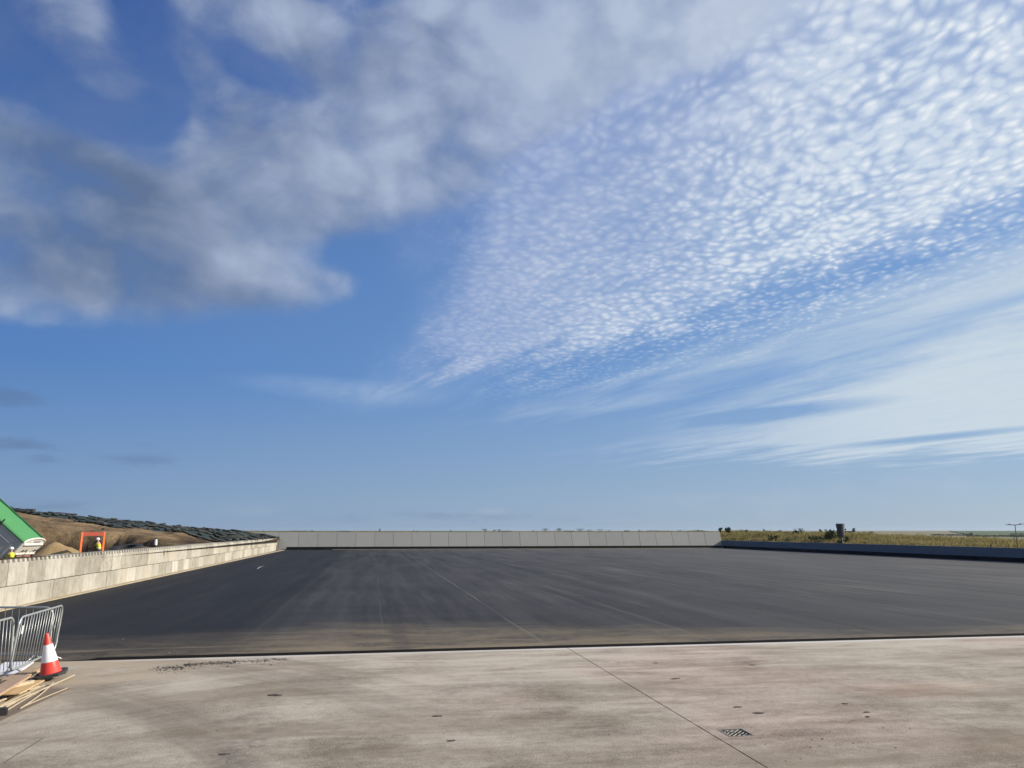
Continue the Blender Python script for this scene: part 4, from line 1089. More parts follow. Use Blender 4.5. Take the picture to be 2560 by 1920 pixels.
# ------------------------------------------------------------------ people
SKIN = mat('skin', (0.44, 0.24, 0.165), .55, .1, 6); TROUSER = mat('navy_trousers', (0.020, 0.024, 0.036), .85, .3, 6)
HIVIS = mat('hi_vis', (0.50, 0.52, 0.02), .6, .12, 6); HATW = mat('hat_white', (.80, .79, .77), .35, .05)
SLEEVE = mat('green_sleeve', (0.075, 0.095, 0.030), .85, .3, 6); BAND = mat('reflective_band', (.55, .55, .52), .35)
BOOT = mat('boot', (.03, .022, .016), .8)
def skin_mesh(verts, edges, radii, sub=2, root=0):
    me = bpy.data.meshes.new('tmp'); me.from_pydata(verts, edges, []); o = bpy.data.objects.new('tmp', me); COL.objects.link(o)
    md = o.modifiers.new('s', 'SKIN'); md.use_smooth_shade = True
    for i, r in enumerate(radii):
        q = me.skin_vertices[0].data[i]; q.radius = (r, r) if not isinstance(r, tuple) else r; q.use_root = (i == root)
    ss = o.modifiers.new('b', 'SUBSURF'); ss.levels = sub; ss.render_levels = sub
    dg = bpy.context.evaluated_depsgraph_get(); dg.update()
    ev = o.evaluated_get(dg); out = bpy.data.meshes.new_from_object(ev)
    bpy.data.objects.remove(o); bpy.data.meshes.remove(me)
    return out
def person(loc, rz, label, arms, lean=0.0):
    root = thing('person', label, 'person', loc, rz)
    vs, es, rs = [], [], []
    def v(p, r, par=None):
        vs.append(p); rs.append(r)
        if par is not None: es.append((par, len(vs) - 1))
        return len(vs) - 1
    fx = lambda z: lean * max(0, z - .92)                   # x is forward
    pel = v((0, 0, .95), (.155, .115)); sp_ = v((fx(1.15), 0, 1.15), (.145, .10), pel); ch = v((fx(1.36), 0, 1.36), (.165, .115), sp_)
    nk = v((fx(1.50) + .01, 0, 1.50), .058, ch); hb = v((fx(1.60) + .03, 0, 1.59), .078, nk); ht = v((fx(1.70) + .035, 0, 1.69), .088, hb)
    for sy in (1, -1):
        hip = v((0, sy * .10, .88), .095, pel); kn = v((.03, sy * .12, .49), .062, hip); an = v((0, sy * .13, .09), .042, kn); v((.13, sy * .14, .045), .036, an)
        sh = v((fx(1.43), sy * .19, 1.43), .062, ch); a = arms[0 if sy > 0 else 1]
        elp = Vector(a[0]); wrp = Vector(a[1]); el_ = v(tuple(elp), .042, sh); wr = v(tuple(wrp), .030, el_)
        dr = (wrp - elp).normalized(); side = dr.cross(Vector((0, 0, 1))).normalized()
        pm = v(tuple(wrp + dr * .07), .032, wr)
        for k, ln in enumerate((.072, .082, .078, .060)):
            q = wrp + dr * .10 + side * (.030 - .020 * k); f1 = v(tuple(q), .0095, pm)
            f2 = v(tuple(q + dr * ln * .5 + Vector((0, 0, -.008))), .009, f1); v(tuple(q + dr * ln * .9 + Vector((0, 0, -.028))), .0075, f2)
        t1 = v(tuple(wrp + dr * .045 + side * .045), .011, pm); v(tuple(wrp + dr * .085 + side * .062 + Vector((0, 0, -.012))), .009, t1)
    me = skin_mesh(vs, es, rs); me.materials.append(SKIN); me.materials.append(TROUSER); me.materials.append(BOOT)
    for p in me.polygons:
        z = p.center.z; p.material_index = 2 if z < .12 else (1 if z < 1.0 else 0); p.use_smooth = True
    o = bpy.data.objects.new('body', me); COL.objects.link(o); o.parent = root
    hx = fx(1.66) + .04
    f = MB(); f.tube([(hx + .075, 0, 1.665), (hx + .100, 0, 1.628), (hx + .080, 0, 1.612)], [.010, .017, .011], 7)      # nose
    f.tube([(hx + .080, -.026, 1.580), (hx + .088, 0, 1.577), (hx + .080, .026, 1.580)], .007, 6)
    for sy in (1, -1): f.tube([(hx - .01, sy * .088, 1.60), (hx - .015, sy * .098, 1.63), (hx - .005, sy * .092, 1.66)], [.012, .016, .010], 6)
    f.build('face', SKIN, root, smooth=True)
    f = MB()
    for sy in (1, -1): f.tube([(hx + .074, sy * .024, 1.655), (hx + .080, sy * .038, 1.655)], .007, 6)
    f.build('eyes', BOOT, root)
    h = MB(); h.lathe([(.155, 0), (.152, .012), (.122, .018), (.120, .05), (.108, .09), (.075, .125), (.03, .140), (.001, .142)], 20, Matrix.Translation((hx + .0, 0, 1.685)) @ Matrix.Diagonal((1.12, .96, 1, 1)))
    h.tube([(hx - .12, 0, 1.80 - .03), (hx, 0, 1.832), (hx + .12, 0, 1.80 - .03)], .012, 6)
    h.build('hard_hat', HATW, root, smooth='auto')
    vv = [(0, 0, .90), (fx(1.12), 0, 1.12), (fx(1.34), 0, 1.34), (fx(1.45), 0, 1.45)]; vr = [(.185, .145), (.175, .13), (.192, .142), (.13, .10)]
    ed = [(0, 1), (1, 2), (2, 3)]
    for sy in (1, -1): vv.append((fx(1.43), sy * .185, 1.435)); vr.append(.082); ed.append((2, len(vv) - 1))
    me = skin_mesh(vv, ed, vr); me.materials.append(HIVIS); vo = bpy.data.objects.new('vest', me); COL.objects.link(vo); vo.parent = root
    bd = MB(); bd.lathe([(.200, -.03), (.203, 0), (.200, .03)], 22, Matrix.Translation((fx(1.1), 0, 1.08)) @ Matrix.Diagonal((.80, 1.0, 1, 1))); bd.build('reflective_band', BAND, vo)
    for sy in (1, -1):
        a = arms[0 if sy > 0 else 1]; me = skin_mesh([(fx(1.43), sy * .20, 1.43), a[0], tuple(Vector(a[0]).lerp(Vector(a[1]), .9))], [(0, 1), (1, 2)], [.075, .056, .044], 2)
        me.materials.append(SLEEVE); so_ = bpy.data.objects.new('sleeve', me); COL.objects.link(so_); so_.parent = root
    return root
def spot(x, y, Y):
    c = ray(x, y); c = c / c.y * Y; c.z += EYE; return c
pA = spot(30.5, 1367.5, 49.0)
person((pA.x, pA.y, pA.z - 1.81), R(170), 'person in white hard hat and yellow vest standing in front of the tipped trailer',
       (((.16, .30, 1.20), (.36, .22, 1.12)), ((.14, -.30, 1.18), (.34, -.20, 1.10))))
pB = spot(251, 1344.5, 58.0)
person((pB.x, pB.y, pB.z - 1.81), R(185), 'person in white hard hat and yellow vest, working under the orange frame',
       (((.30, .24, 1.24), (.58, .14, 1.20)), ((.28, -.26, 1.22), (.56, -.12, 1.18))), lean=.18)

# ------------------------------------------------------------------ things behind the block wall
def build_yardbits():
    org = mat('orange_paint', (0.78, 0.155, 0.035), .5, .15, 3); shaded_org = mat('shaded_orange', (0.26, 0.036, 0.018), .6, .3, 3)  # crossbar and feet: orange darkened, the crossbar's shade is in the colour
    a, b_ = spot(205.5, 1331, 54), spot(261.5, 1331, 56); z0 = .15
    a0, b0 = spot(200.5, 1378, 54), spot(257, 1371, 56)
    root = thing('orange_frame', 'orange goalpost-shaped frame standing in the dug soil around a worker', 'frame', (a0.x, a0.y, 0))
    Mi = Matrix.Translation((-a0.x, -a0.y, 0))
    def down(p, q): return q + (q - p) * 0.45
    for p, q in ((a, a0), (b_, b0)):
        mb = MB(); mb.tube([tuple(p + (p - q) * .02), tuple(q), tuple(down(p, q))], .085, 4, M=Mi); mb.build('post', org, root)
    mb = MB(); u = (b_ - a); 
    for f in (.0, .13, .26): pass
    c = (a + b_) / 2; ang = atan2(u.y, u.x)
    mb.box((0, 0, -.11), (u.length - .16, .06, .26), Matrix.Translation((c.x - a0.x, c.y - a0.y, c.z)) @ Matrix.Rotation(ang, 4, 'Z'))
    mb.build('crossbar', shaded_org, root)
    mb = MB(); p = down(a, a0); mb.box((p.x - a0.x, p.y - a0.y, p.z), (.34, .34, .10)); p = down(b_, b0); mb.box((p.x - a0.x, p.y - a0.y, p.z), (.34, .34, .10)); mb.build('foot_plate', shaded_org, root)
    # tyre half sunk in soil
    mb = MB(); mb.lathe([(.62, -.16), (.88, -.20), (1.02, -.12), (1.04, 0), (1.02, .12), (.88, .20), (.62, .16)], 32)
    # open ring: inner wall
    mb = MB(); prof = [(.60, -.15), (.86, -.20), (1.02, -.12), (1.04, .02), (1.0, .14), (.86, .20), (.60, .15)]
    n = 36; vs = [(r * cos(2 * pi * k / n), r * sin(2 * pi * k / n), z) for r, z in prof for k in range(n)]; m_ = len(prof)
    mb.add(vs, [(i * n + k, i * n + (k + 1) % n, ((i + 1) % m_) * n + (k + 1) % n, ((i + 1) % m_) * n + k) for i in range(m_) for k in range(n)])
    p = spot(317, 1368, 52.5); o = mb.build('tyre', mat('old_tyre', (.016, .017, .019), .8, .4, 4, bmp=.5), smooth='auto'); o.location = (p.x, p.y, p.z - .12); o.rotation_euler = (.16, -.10, .3)
    tag(o, 'large black tyre lying on the soil just behind the block wall', 'tyre')
    s, d = yard(p); s2 = MB()
    # marker post
    p = spot(389.5, 1358, 56); t = thing('marker_post', 'short white marker with black tip and base behind the block wall', 'marker', (p.x, p.y, p.z - .35))
    wh = mat('marker_white', (.8, .79, .77), .45, .08); bk = mat('marker_black', (.015, .015, .016), .7)
    mb = MB(); mb.lathe([(.10, .22), (.085, .55), (.055, .62)], 14); mb.build('sleeve', wh, t, smooth='auto')
    mb = MB(); mb.lathe([(.14, -.35), (.12, .22)], 14); mb.build('base', bk, t, smooth='auto')
    mb = MB(); mb.lathe([(.05, .62), (.03, .74), (.01, .78)], 12); mb.build('tip', bk, t, smooth='auto')
    for x, y, lb, c in ((256, 1330, 'thin survey peg with white foot and dark top above the orange frame', 0), (237.5, 1331, 'tiny pale peg in the soil above the middle of the orange crossbar', 1)):
        Y = 66; p = spot(x, y, Y); s, d = yard(p); zz = mz(s, d)
        t = thing('survey_peg', lb, 'peg', (p.x, p.y, p.z - .15))
        mb = MB(); mb.lathe([(.05, -.3), (.05, .12), (.045, .16)], 8); mb.build('stake', wh, t)
        if c == 0:
            mb = MB(); mb.lathe([(.022, .16), (.022, .42)], 6); mb.box((0, 0, .40), (.22, .03, .09)); mb.build('flag', bk, t)
        else:
            mb = MB(); mb.box((.02, 0, .17), (.14, .05, .05)); mb.build('cap', mat('peg_cap', (.45, .30, .22), .7), t)
build_yardbits()

# ------------------------------------------------------------------ along the low wall
def wall_spot(x, off, y=1350):
    d = ray(x, y); d /= d.y; t = 0
    while t < 200:
        t += .05; s, dd = yard(d * t)
        if s > SR + off: break
    return d * t, s, dd
def build_rightbits():
    p, s, d = wall_spot(2106.5, .75); Y = p.y
    z = lambda y: EYE + ray(2106, y).z / ray(2106, y).y * Y
    wpx = Y / FPX * 1.0
    t = thing('vent_pipe', 'dark capped vent pipe on a thin pale post behind the low wall', 'vent pipe', (p.x, p.y, 1.0))
    br = mat('vent_brown', (0.066, 0.064, 0.066), .6, .2, 2.5); bd = mat('vent_cap', (0.060, 0.056, 0.056), .6, .2, 2.5); ps = mat('pale_post', (.50, .47, .42), .6, .15, 4)
    cx = -3.2 * wpx; r = 8.6 * wpx
    mb = MB(); mb.lathe([(r * .95, z(1342) - 1), (r, z(1341.3) - 1), (r, z(1319) - 1)], 24, Matrix.Translation((cx, 0, 0))); b = mb.build('barrel', br, t, smooth='auto')
    mb = MB(); mb.lathe([(r * 1.12, z(1319.5) - 1), (r * 1.14, z(1312) - 1), (r * 1.14, z(1309.6) - 1), (r * 1.05, z(1309) - 1)], 24, Matrix.Translation((cx, 0, 0))); mb.build('cap', bd, t, smooth='auto')
    mb = MB(); mb.tube([(0, 0, -.2), (0, 0, z(1341) - 1)], .045, 8); mb.build('post', ps, t)
    mb = MB(); mb.tube([(cx + r * .9, -.05, z(1324) - 1), (cx + r * 1.35, -.08, z(1324) - 1)], .05, 6); mb.tube([(cx + r * 1.35, -.08, z(1326) - 1), (cx + r * 1.35, -.08, z(1321) - 1)], [.09, .06], 8); mb.build('valve', mat('valve_dark', (.02, .02, .02), .6), t)
    p, s, d = wall_spot(2542, 1.2); Y = p.y
    t = thing('twin_arm_pole', 'thin pole with two outstretched arms behind the low wall, near the right edge', 'pole', (p.x, p.y, 1.0))
    gm = mat('galvanised_dark', (.085, .085, .095), .5, .2, 4)
    H = EYE + ray(2537, 1312.5).z / ray(2537, 1312.5).y * Y - 1.0
    mb = MB(); mb.tube([(0, 0, -.2), (0, 0, H * .5), (0, 0, H)], [.042, .036, .03], 8); mb.build('post', gm, t, smooth='auto')
    mb = MB(); mb.tube([(-.82, 0, H + .05), (-.40, 0, H + .02), (0, 0, H), (.40, 0, H + .05), (.82, 0, H + .10)], [.022, .030, .034, .030, .022], 8); mb.build('arm', gm, t, smooth='auto')
    for x in (-.48, .48):
        mb = MB(); mb.lathe([(.075, -.02), (.06, .05), (.02, .085)], 10, Matrix.Translation((x, 0, H + .05 + x * .04))); mb.build('lamp_head', mat('lamp_black', (.02, .02, .022), .6), t)
    for x, lb in ((1887.5, 'small dark peg on the low wall near its far corner'), (2476, 'small dark peg on the low wall left of the twin-armed pole')):
        p, s, d = wall_spot(x, .14); t = thing('wall_peg', lb, 'peg', (p.x, p.y, 1.235))
        mb = MB(); mb.lathe([(.05, 0), (.05, .20), (.07, .21), (.07, .25)], 8); mb.build('pin', mat('peg_dark', (.02, .02, .02), .7), t)
        mb = MB(); mb.box((0, 0, .01), (.16, .10, .02)); mb.build('plate', mat('peg_plate', (.05, .05, .05), .7), t)
    # far farmhouse with red roof left of the vent pipe
    q = at(2086, 1328, 880); t = thing('house', 'tiny far farmhouse with a red roof just left of the vent pipe', 'house', q, .4)
    mb = MB(); mb.box((0, 0, 1.2), (3.6, 3.0, 2.6)); mb.build('wall', mat('house_brick', (.26, .10, .06), .9, .3, 2), t)
    mb = MB(); mb.add([(-2, -1.8, 2.4), (2, -1.8, 2.4), (2, 1.8, 2.4), (-2, 1.8, 2.4), (-2, 0, 3.5), (2, 0, 3.5)], [(0, 1, 5, 4), (2, 3, 4, 5), (0, 4, 3), (1, 2, 5)]); mb.build('roof', mat('house_roof', (.24, .065, .045), .9, .3, 2), t)
    mb = MB(); mb.box((-1.2, 0, 3.7), (.5, .5, .9)); mb.build('chimney', mat('house_chimney', (.2, .09, .06), .9), t)
build_rightbits()

# ------------------------------------------------------------------ barriers, cone, timber
GALV = mat('galvanised_tube', (0.42, 0.44, 0.43), .42, .2, 5, metal=.55, dirt=(.30, .27, .2, .35))
def barrier(P0, P1, lean, label, plate=False, L=2.3):
    """pedestrian barrier with its bottom edge from P0 to P1, leaning by an angle about that edge"""
    u = (P1 - P0).normalized(); ang = atan2(u.y, u.x)
    root = thing('crowd_barrier', label, 'barrier', P0, 0.0, 'metal barriers by the block wall')
    root.rotation_euler = (Matrix.Rotation(ang, 4, 'Z') @ Matrix.Rotation(lean, 4, 'X')).to_euler()
    z0, z1, rc = .13, 1.08, .16
    def loop():
        pts = []
        for cx, cz, a0 in ((L - rc, z1 - rc, 0), (rc, z1 - rc, 90), (rc, z0 + rc, 180), (L - rc, z0 + rc, 270)):
            for k in range(7): a = R(a0 + 15 * k); pts.append((cx + rc * cos(a), 0, cz + rc * sin(a)))
        return pts
    mb = MB(); mb.tube(loop(), .021, 8, closed=True); mb.build('frame', GALV, root, smooth=True)
    mb = MB()
    for i in range(15): x = .13 + (L - .26) * i / 14; mb.tube([(x, 0, z0 + (.03 if .15 < x < L - .15 else .06)), (x, 0, z1 - (.0 if .15 < x < L - .15 else .05))], .0065, 5)
    mb.build('infill_bars', GALV, root, smooth=True)
    for x in (.30, L - .30):
        mb = MB(); mb.tube([(x, 0, z0), (x, -.10, z0 - .05), (x, -.27, .018)], .014, 6); mb.tube([(x, 0, z0), (x, .10, z0 - .05), (x, .27, .018)], .014, 6)
        mb.build('foot', GALV, root, smooth=True)
    mb = MB(); mb.tube([(L + .02, 0, .72), (L + .06, 0, .72), (L + .06, 0, .64)], .008, 5); mb.tube([(L + .02, 0, .36), (L + .07, 0, .36), (L + .07, 0, .28)], .008, 5); mb.build('hook', GALV, root)
    if plate:
        mb = MB(); mb.box((.21, -.015, .84), (.10, .004, .15)); mb.build('tag_plate', mat('tag_white', (.62, .64, .65), .4, .1, 8), root)
    return root
b0 = ground(20, 1697, .0); b1 = ground(130, 1645, .0)
barrier(b0, b1, R(4.5), 'metal crowd barrier directly behind the traffic cone, with a small white plate', plate=True, L=2.5)
c1 = b0 + Vector((-.02, .05, 0)); c0 = c1 - (b1 - b0).normalized() * 2.3 + Vector((-.12, 0, 0))
barrier(c0, c1, -R(2), 'metal crowd barrier cut by the left edge of the photo, over the planks')
e1 = Vector((-9.62, 16.75, 0.0)); barrier(e1 + Vector((-2.3, .03, 0)), e1, R(1), 'metal crowd barrier standing farthest back, square on to the viewer')

def build_cone():
    p = ground(126, 1699, .0); t = thing('traffic_cone', 'red and white traffic cone standing tilted on the timber pile', 'traffic cone', p)
    t.rotation_euler = (R(3), -R(10), R(20)); t.location.z = .075
    red = mat('cone_red', (0.62, 0.045, 0.028), .45, .10, 6, dirt=(.34, .12, .08, .25)); wh = mat('cone_white', (.80, .78, .80), .35, .06, 6, dirt=(.55, .52, .48, .3)); blk = mat('cone_base', (.030, .029, .028), .85, .4, 8, bmp=.5)
    r = lambda z: .172 + (.033 - .172) * (z - .05) / .70
    mb = MB(); mb.lathe([(r(.05) + .02, .045), (r(.06), .065), (r(.40), .40), (.033, .745), (.030, .752), (.022, .752), (.022, .70)], 40); mb.build('cone_body', red, t, smooth='auto')
    mb = MB(); mb.lathe([(r(.255) + .004, .255), (r(.555) + .004, .555)], 40); mb.build('reflective_sleeve', wh, t, smooth='auto')
    mb = MB(); a, c = .255, .09; mb.prism([(-a + c, -a), (a - c, -a), (a, -a + c), (a, a - c), (a - c, a), (-a + c, a), (-a, a - c), (-a, -a + c)], 0.0, .052)
    for x, y in ((.2, 0), (-.2, 0), (0, .2), (0, -.2)): mb.box((x, y, -.012), (.09, .09, .024))
    mb.build('base', blk, t, bevel=.008)
build_cone()

def wood(name, c1, c2, scale=1.0):
    m, g, b, P, out = new_mat(name); x, y, z = g.sep(P)
    oi = g.node('ShaderNodeObjectInfo'); rnd = V(g, oi.outputs['Random'])
    gr = g.noise(g.comb(x * 1.2 + rnd * 30, y * 34, z * 34), scale, 4.0, .6, .4); bl = g.noise(g.comb(x * 3 + rnd * 9, y * 9, z * 9), 1.0, 4.0, .6)
    kn = g.voro(g.comb(x * 3 + rnd * 5, y * 9, z * 9), 2.2, 'F1')
    c = g.mix((gr * .75 + bl * .45 - .1).clamp(), c1, c2); c = g.mix(kn.step(.16, .09) * .75, c, (.06, .04, .028))
    g.put(b.inputs['Base Color'], c); b.inputs['Roughness'].default_value = .8; b.inputs['Specular IOR Level'].default_value = .25
    bump(g, b, gr, .3, .004); return m
def build_timber():
    pale = wood('pale_softwood', (.27, .21, .135), (.58, .50, .37)); pink = wood('weathered_ply', (.26, .175, .12), (.46, .335, .235)); tan = wood('tan_board', (.40, .265, .125), (.60, .43, .235)); drk = wood('dusty_shadow', (.125, .095, .07), (.22, .175, .13))
    def plank(p, q, w, th, z0, z1, name, label, cat, m, group=None, roll=0.0, bend=0.0, bev=.004):
        """a board from photo column/row p to q with underside heights z0, z1"""
        a, c = ground(*p, z0), ground(*q, z1); u = c - a; L = u.length
        X = u.normalized(); Y = Vector((0, 0, 1)).cross(X).normalized(); Z = X.cross(Y)
        M = Matrix((( X.x, Y.x, Z.x, a.x), (X.y, Y.y, Z.y, a.y), (X.z, Y.z, Z.z, a.z), (0, 0, 0, 1))) @ Matrix.Rotation(roll, 4, 'X')
        mb = MB(); n = 8 if bend else 1; vs = []
        for i in range(n + 1):
            f = i / n; k = bend * sin(pi * f)
            vs += [(f * L, -w / 2 + k, 0), (f * L, w / 2 + k, 0), (f * L, w / 2 + k, th), (f * L, -w / 2 + k, th)]
        fs = [(4 * i + j, 4 * i + 4 + j, 4 * i + 4 + (j + 1) % 4, 4 * i + (j + 1) % 4) for i in range(n) for j in range(4)] + [(0, 1, 2, 3), (4 * n + 3, 4 * n + 2, 4 * n + 1, 4 * n)]
        mb.add(vs, fs); o = mb.build(name, m, bevel=bev); o.matrix_world = M
        return tag(o, label, cat, group)
    B = 'loose battens by the cone'
    plank((-60, 1816), (150, 1722), .36, .008, .004, .004, 'shadow_sheet', 'dusty dark plywood sheet standing for shade and dust under the loose battens', 'shadow', drk, bev=.001)  # thin dark sheet added for the battens' shadow and the dust there
    plank((-25, 1780), (186, 1688.5), .022, .020, .030, .040, 'batten', 'longest pale batten, its tip reaching furthest right past the cone', 'batten', pale, B, bend=-.03)
    plank((-20, 1776), (110, 1714), .020, .018, .013, .016, 'batten', 'pale batten lying just left of the longest one, half under it', 'batten', pale, B)
    plank((12.5, 1770.5), (76, 1735), .020, .020, .014, .014, 'batten', 'short bright batten in the middle of the fan of battens', 'batten', pale, B)
    plank((12.5, 1780), (118, 1719), .018, .016, .013, .013, 'batten', 'brown-edged batten between the short bright one and the bent one', 'batten', pale, B, bend=.02)
    plank((50, 1773), (133, 1708), .020, .018, .012, .030, 'batten', 'slightly bent batten crossing from the lowest one up to the longest', 'batten', pale, B, bend=-.035)
    plank((52, 1771), (168, 1722), .018, .018, .004, .004, 'batten', 'lowest batten at the right edge of the fan, lying on bare concrete', 'batten', pale, B, bend=.012)
    plank((-60, 1778), (66, 1728), .045, .025, .030, .030, 'batten', 'broad pale batten against the knotty timber', 'batten', pale, B)
    plank((-45, 1752), (79, 1719), .085, .125, .030, .030, 'timber_beam', 'thick knotty timber with a sawn end beside the cone', 'timber', pale)
    plank((20, 1738), (84, 1704), .34, .022, .100, .085, 'wood_board', 'orange-tan board lying across the pile towards the cone base', 'board', tan)
    plank((-40, 1752), (57, 1694), .25, .040, .165, .150, 'wood_plank', 'wide weathered plank on top of the pile at the left edge', 'plank', pink)
    plank((20, 1704), (90, 1672), .24, .035, .090, .050, 'wood_plank', 'tan plank behind the wide one, pointing at the barrier foot', 'plank', pink)
    plank((50, 1700), (104, 1675), .07, .030, .110, .080, 'batten', 'stout yellow batten between the planks behind the cone', 'batten', tan, B)
    plank((70, 1727), (97, 1717), .05, .025, .02, .03, 'wood_offcut', 'small pale offcut at the sawn end of the knotty timber', 'offcut', pale)
    p = ground(-2, 1790, 0); mb = MB(); mb.box((0, 0, .045), (.20, .16, .09)); mb.box((0, 0, .10), (.17, .13, .02)); o = mb.build('rubber_block', mat('black_rubber', (.014, .013, .013), .8, .4, 6, bmp=.4), bevel=.01); o.location = p; o.rotation_euler = (0, 0, .5)
    tag(o, 'black rubber block on the concrete at the near end of the battens', 'block')
    p = ground(24, 1680, 0); mb = MB(); mb.box((0, 0, .030), (.52, .95, .025), Matrix.Rotation(.12, 4, 'X')); o = mb.build('white_board', mat('white_plastic', (.74, .73, .76), .5, .06, 5), bevel=.004); o.location = p + Vector((-.08, .12, 0)); o.rotation_euler = (0, 0, .22)
    tag(o, 'white plastic board lying on the concrete under the barriers', 'board')
build_timber()

# ------------------------------------------------------------------ gullies, marks, crumbs
IRON = mat('cast_iron', (0.215, 0.200, 0.175), .75, .4, 14, bmp=.4); PIT = mat('gully_pit', (.010, .009, .008), .95)
def gully(G4, label):
    s0, s1, d0, d1 = G4; cx, cy = (s0 + s1) / 2, (d0 + d1) / 2; w, h = s1 - s0 - .006, d1 - d0 - .006
    t = thing('drain_grate', label, 'drain grate', W(cx, cy, 0), TH)
    mb = MB(); f = .022
    for c, sz in (((0, h / 2 - f / 2), (w, f)), ((0, -h / 2 + f / 2), (w, f)), ((w / 2 - f / 2, 0), (f, h - 2 * f)), ((-w / 2 + f / 2, 0), (f, h - 2 * f))): mb.box((*c, -.018), (*sz, .045))
    mb.build('frame', IRON, t)
    mb = MB(); a = w / 2 - f; b_ = h / 2 - f
    mb.tube([(-a, b_, -.012), (a, -b_, -.012)], .011, 4)
    k = -.24
    while k <= .24:
        # bars run from low-left to high-right across the square
        pts = []
        x0, x1 = max(-a, -b_ - k), min(a, b_ - k)
        if x1 - x0 > .03: mb.tube([(x0, x0 + k, -.012), (x1, x1 + k, -.012)], .0085, 4)
        k += .074
    mb.build('bars', IRON, t)
    mb = MB(); mb.box((0, 0, -.27), (w, h, .02)); mb.build('sump', PIT, t)
gully(GR, 'square iron drain grate in the concrete beside the slab joint')
gully(GL, 'square iron drain grate at the left edge of the photo below the battens')
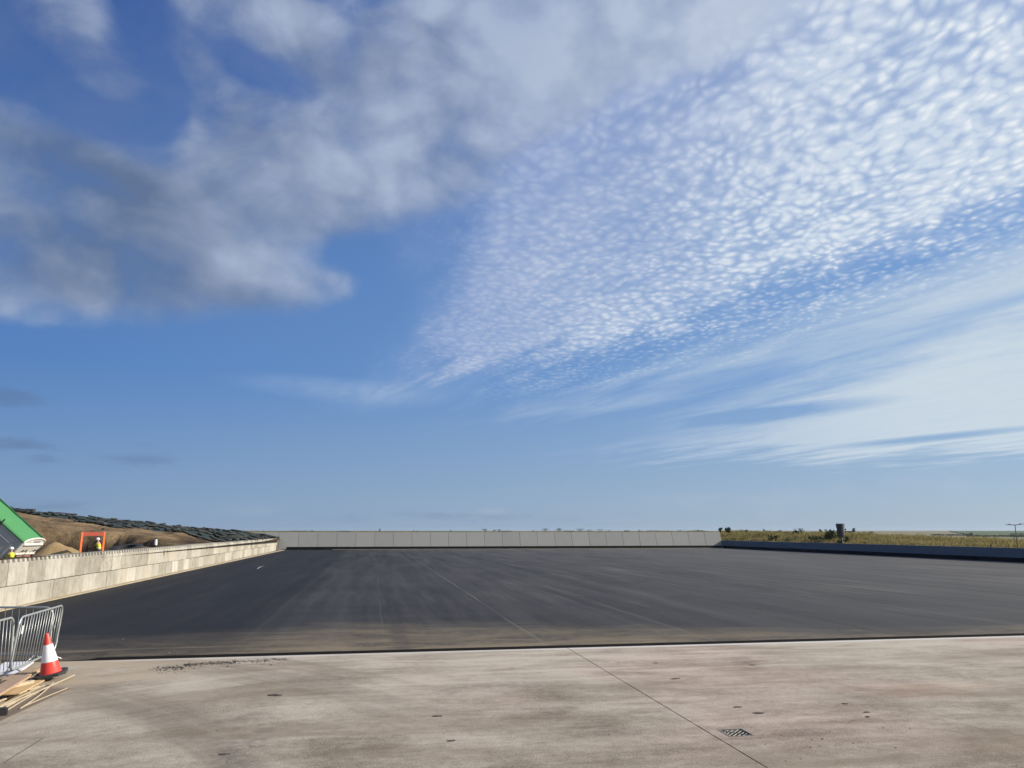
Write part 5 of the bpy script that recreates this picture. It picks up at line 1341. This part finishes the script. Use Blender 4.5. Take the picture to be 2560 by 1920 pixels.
def build_debris():
    clod = mat('mud_clod', (0.098, 0.082, 0.070), .9, .5, 12, bmp=.8, spec=.15)
    rng = random.Random(21)
    def lump(mb, p, lx, ly, h, ang=0.0, n=14):
        c, s_ = cos(ang), sin(ang); rings = []
        for f, z in ((1.0, -.002), (.86, .55), (.5, .9), (.12, 1.0)):
            ring = []
            for k in range(n):
                a = 2 * pi * k / n; q = f * (1 + rng.uniform(-.45, .38)); x, y = cos(a) * lx * q, sin(a) * ly * q
                ring.append((p.x + x * c - y * s_, p.y + x * s_ + y * c, p.z + h * max(0, z) * rng.uniform(.8, 1.1)))
            rings.append(ring)
        vs = [v for r in rings for v in r]
        fs = [(i * n + k, i * n + (k + 1) % n, (i + 1) * n + (k + 1) % n, (i + 1) * n + k) for i in range(3) for k in range(n)] + [tuple(3 * n + k for k in range(n))]
        mb.add(vs, fs)
    for x, y, w, h, lb in ((687, 1738.5, 32, .022, 'largest flat dark mud clod left of the middle of the concrete'), (1897, 1783, 28, .014, 'oval grey mud cake on the concrete above the drain grate'),
                           (1093, 1791, 22, .016, 'ragged mud scrap on the concrete left of the slab joint'), (1844, 1768, 20, .012, 'thin mud smear on the concrete up left of the oval mud cake'),
                           (1128, 1852, 26, .010, 'pale flat scrap low on the concrete left of the slab joint'), (2169, 1793, 10, .016, 'small dark clod on the concrete right of the oval mud cake'),
                           (2113, 1760, 14, .014, 'small brown clod on the concrete, upper one right of the grate'), (2166, 1781, 16, .012, 'flat brown clod just above the small dark one'),
                           (1688, 1697, 26, .010, 'thin two-piece mud scrape on the concrete right of the slab joint'), (1880, 1663, 16, .012, 'dark scrap of mud near the pale edge strip'), (562, 1886, 28, .010, 'dark flake low on the concrete at the lower left'),
                           (1640, 1658, 10, .012, 'small clod on the concrete just right of the top of the joint')):
        p = ground(x, y); mb = MB(); q = (p - Vector((0, 0, EYE))).length / FPX
        lump(mb, Vector((0, 0, 0)), w / 2 * q, w / 2 * q * .5, h, rng.uniform(-.3, .5)); o = mb.build('mud_clod', clod, smooth='auto'); o.location = p; o.rotation_euler = (0, 0, 0)
        tag(o, lb, 'mud clod', 'mud clods on the concrete')
    mb = MB()
    for _ in range(90):
        if rng.random() < .30: x, y = rng.gauss(2080, 150), rng.gauss(1850, 25)
        elif rng.random() < .35: x, y = rng.gauss(565, 35), rng.uniform(1770, 1915)
        else: x, y = rng.uniform(150, 2560), rng.uniform(1640, 1915)
        p = ground(x, y); s, d = yard(p)
        if d > D0 - .05: continue
        q = rng.uniform(.003, .010) * (1 if rng.random() < .95 else 2.0); lump(mb, p, q * rng.uniform(1, 2), q, q * .6, rng.uniform(0, 3), 7)
    struct(mb.build('grit', clod), 'stuff')
    # spill of asphalt crumbs by the edge
    mb = MB(); tarry = mat('asphalt_crumbs', (0.030, 0.027, 0.026), .85, .5, 15, spec=.25)
    for _ in range(1500):
        t = rng.random()
        x = 385 + 330 * t ** .8 + rng.gauss(0, 10); yc = 1667 - (x - 385) * .058 + (6 if x < 460 else 0)
        y = rng.gauss(yc, 2.6 if x < 590 else 1.8) + (rng.random() < .10) * rng.uniform(2, 14)
        if x > 590 and rng.random() < .6: continue
        p = ground(x, y); s, d = yard(p)
        if d > D0 - .02: continue
        q = rng.uniform(.003, .012) * (1.8 if rng.random() < .06 else 1); lump(mb, p, q * 1.3, q, q * .7, rng.uniform(0, 3), 7)
    struct(mb.build('asphalt_crumbs', tarry), 'stuff')
    # flattened black smear under the crumbs, and loose stones on the asphalt
    mb = MB()
    for _ in range(160):
        p = W(rng.uniform(-12, 40), D0 + .3 + 40 * rng.random() ** 2.2, ZA); q = rng.uniform(.006, .022); lump(mb, p, q * 1.4, q, q * .8, rng.uniform(0, 3), 7)
    struct(mb.build('loose_chippings', mat('chippings', (.17, .16, .15), .9, .5, 20)), 'stuff')
    # pale curved scratch mark on the asphalt
    pts = [ground(x, y, ZA + .004) for x, y in ((642, 1423), (647, 1419.5), (652, 1417), (660, 1414.8))]
    mb = MB(); c = pts[0].copy(); vs = []
    for i, p in enumerate(pts):
        t = (pts[min(i + 1, 3)] - pts[max(i - 1, 0)]).normalized(); nrm = Vector((-t.y, t.x, 0)) * (.11 if 0 < i < 3 else .03); vs += [p - nrm * .4 - c, p + nrm * .4 - c]
    mb.add(vs, [(2 * i, 2 * i + 1, 2 * i + 3, 2 * i + 2) for i in range(3)]); o = mb.build('chalk_mark', mat('chalk_white', (.42, .42, .41), .9, .3, 3)); o.location = c
    tag(o, 'short curved white mark on the asphalt near the block wall', 'mark')
build_debris()

# ------------------------------------------------------------------ the air: thin summer haze over the fields
def build_haze():
    mb = MB(); mb.box((0, 1700, -26.0), (5200, 3640, 80.0))
    m = bpy.data.materials.new('haze_air'); m.use_nodes = True; nt = m.node_tree; nt.nodes.clear()
    out = nt.nodes.new('ShaderNodeOutputMaterial'); v = nt.nodes.new('ShaderNodeVolumePrincipled')
    v.inputs['Color'].default_value = (0.80, 0.88, 1.0, 1); v.inputs['Density'].default_value = 0.00006; v.inputs['Anisotropy'].default_value = 0.2
    nt.links.new(v.outputs[0], out.inputs['Volume'])
    o = mb.build('haze', m); struct(o, 'stuff')
build_haze()
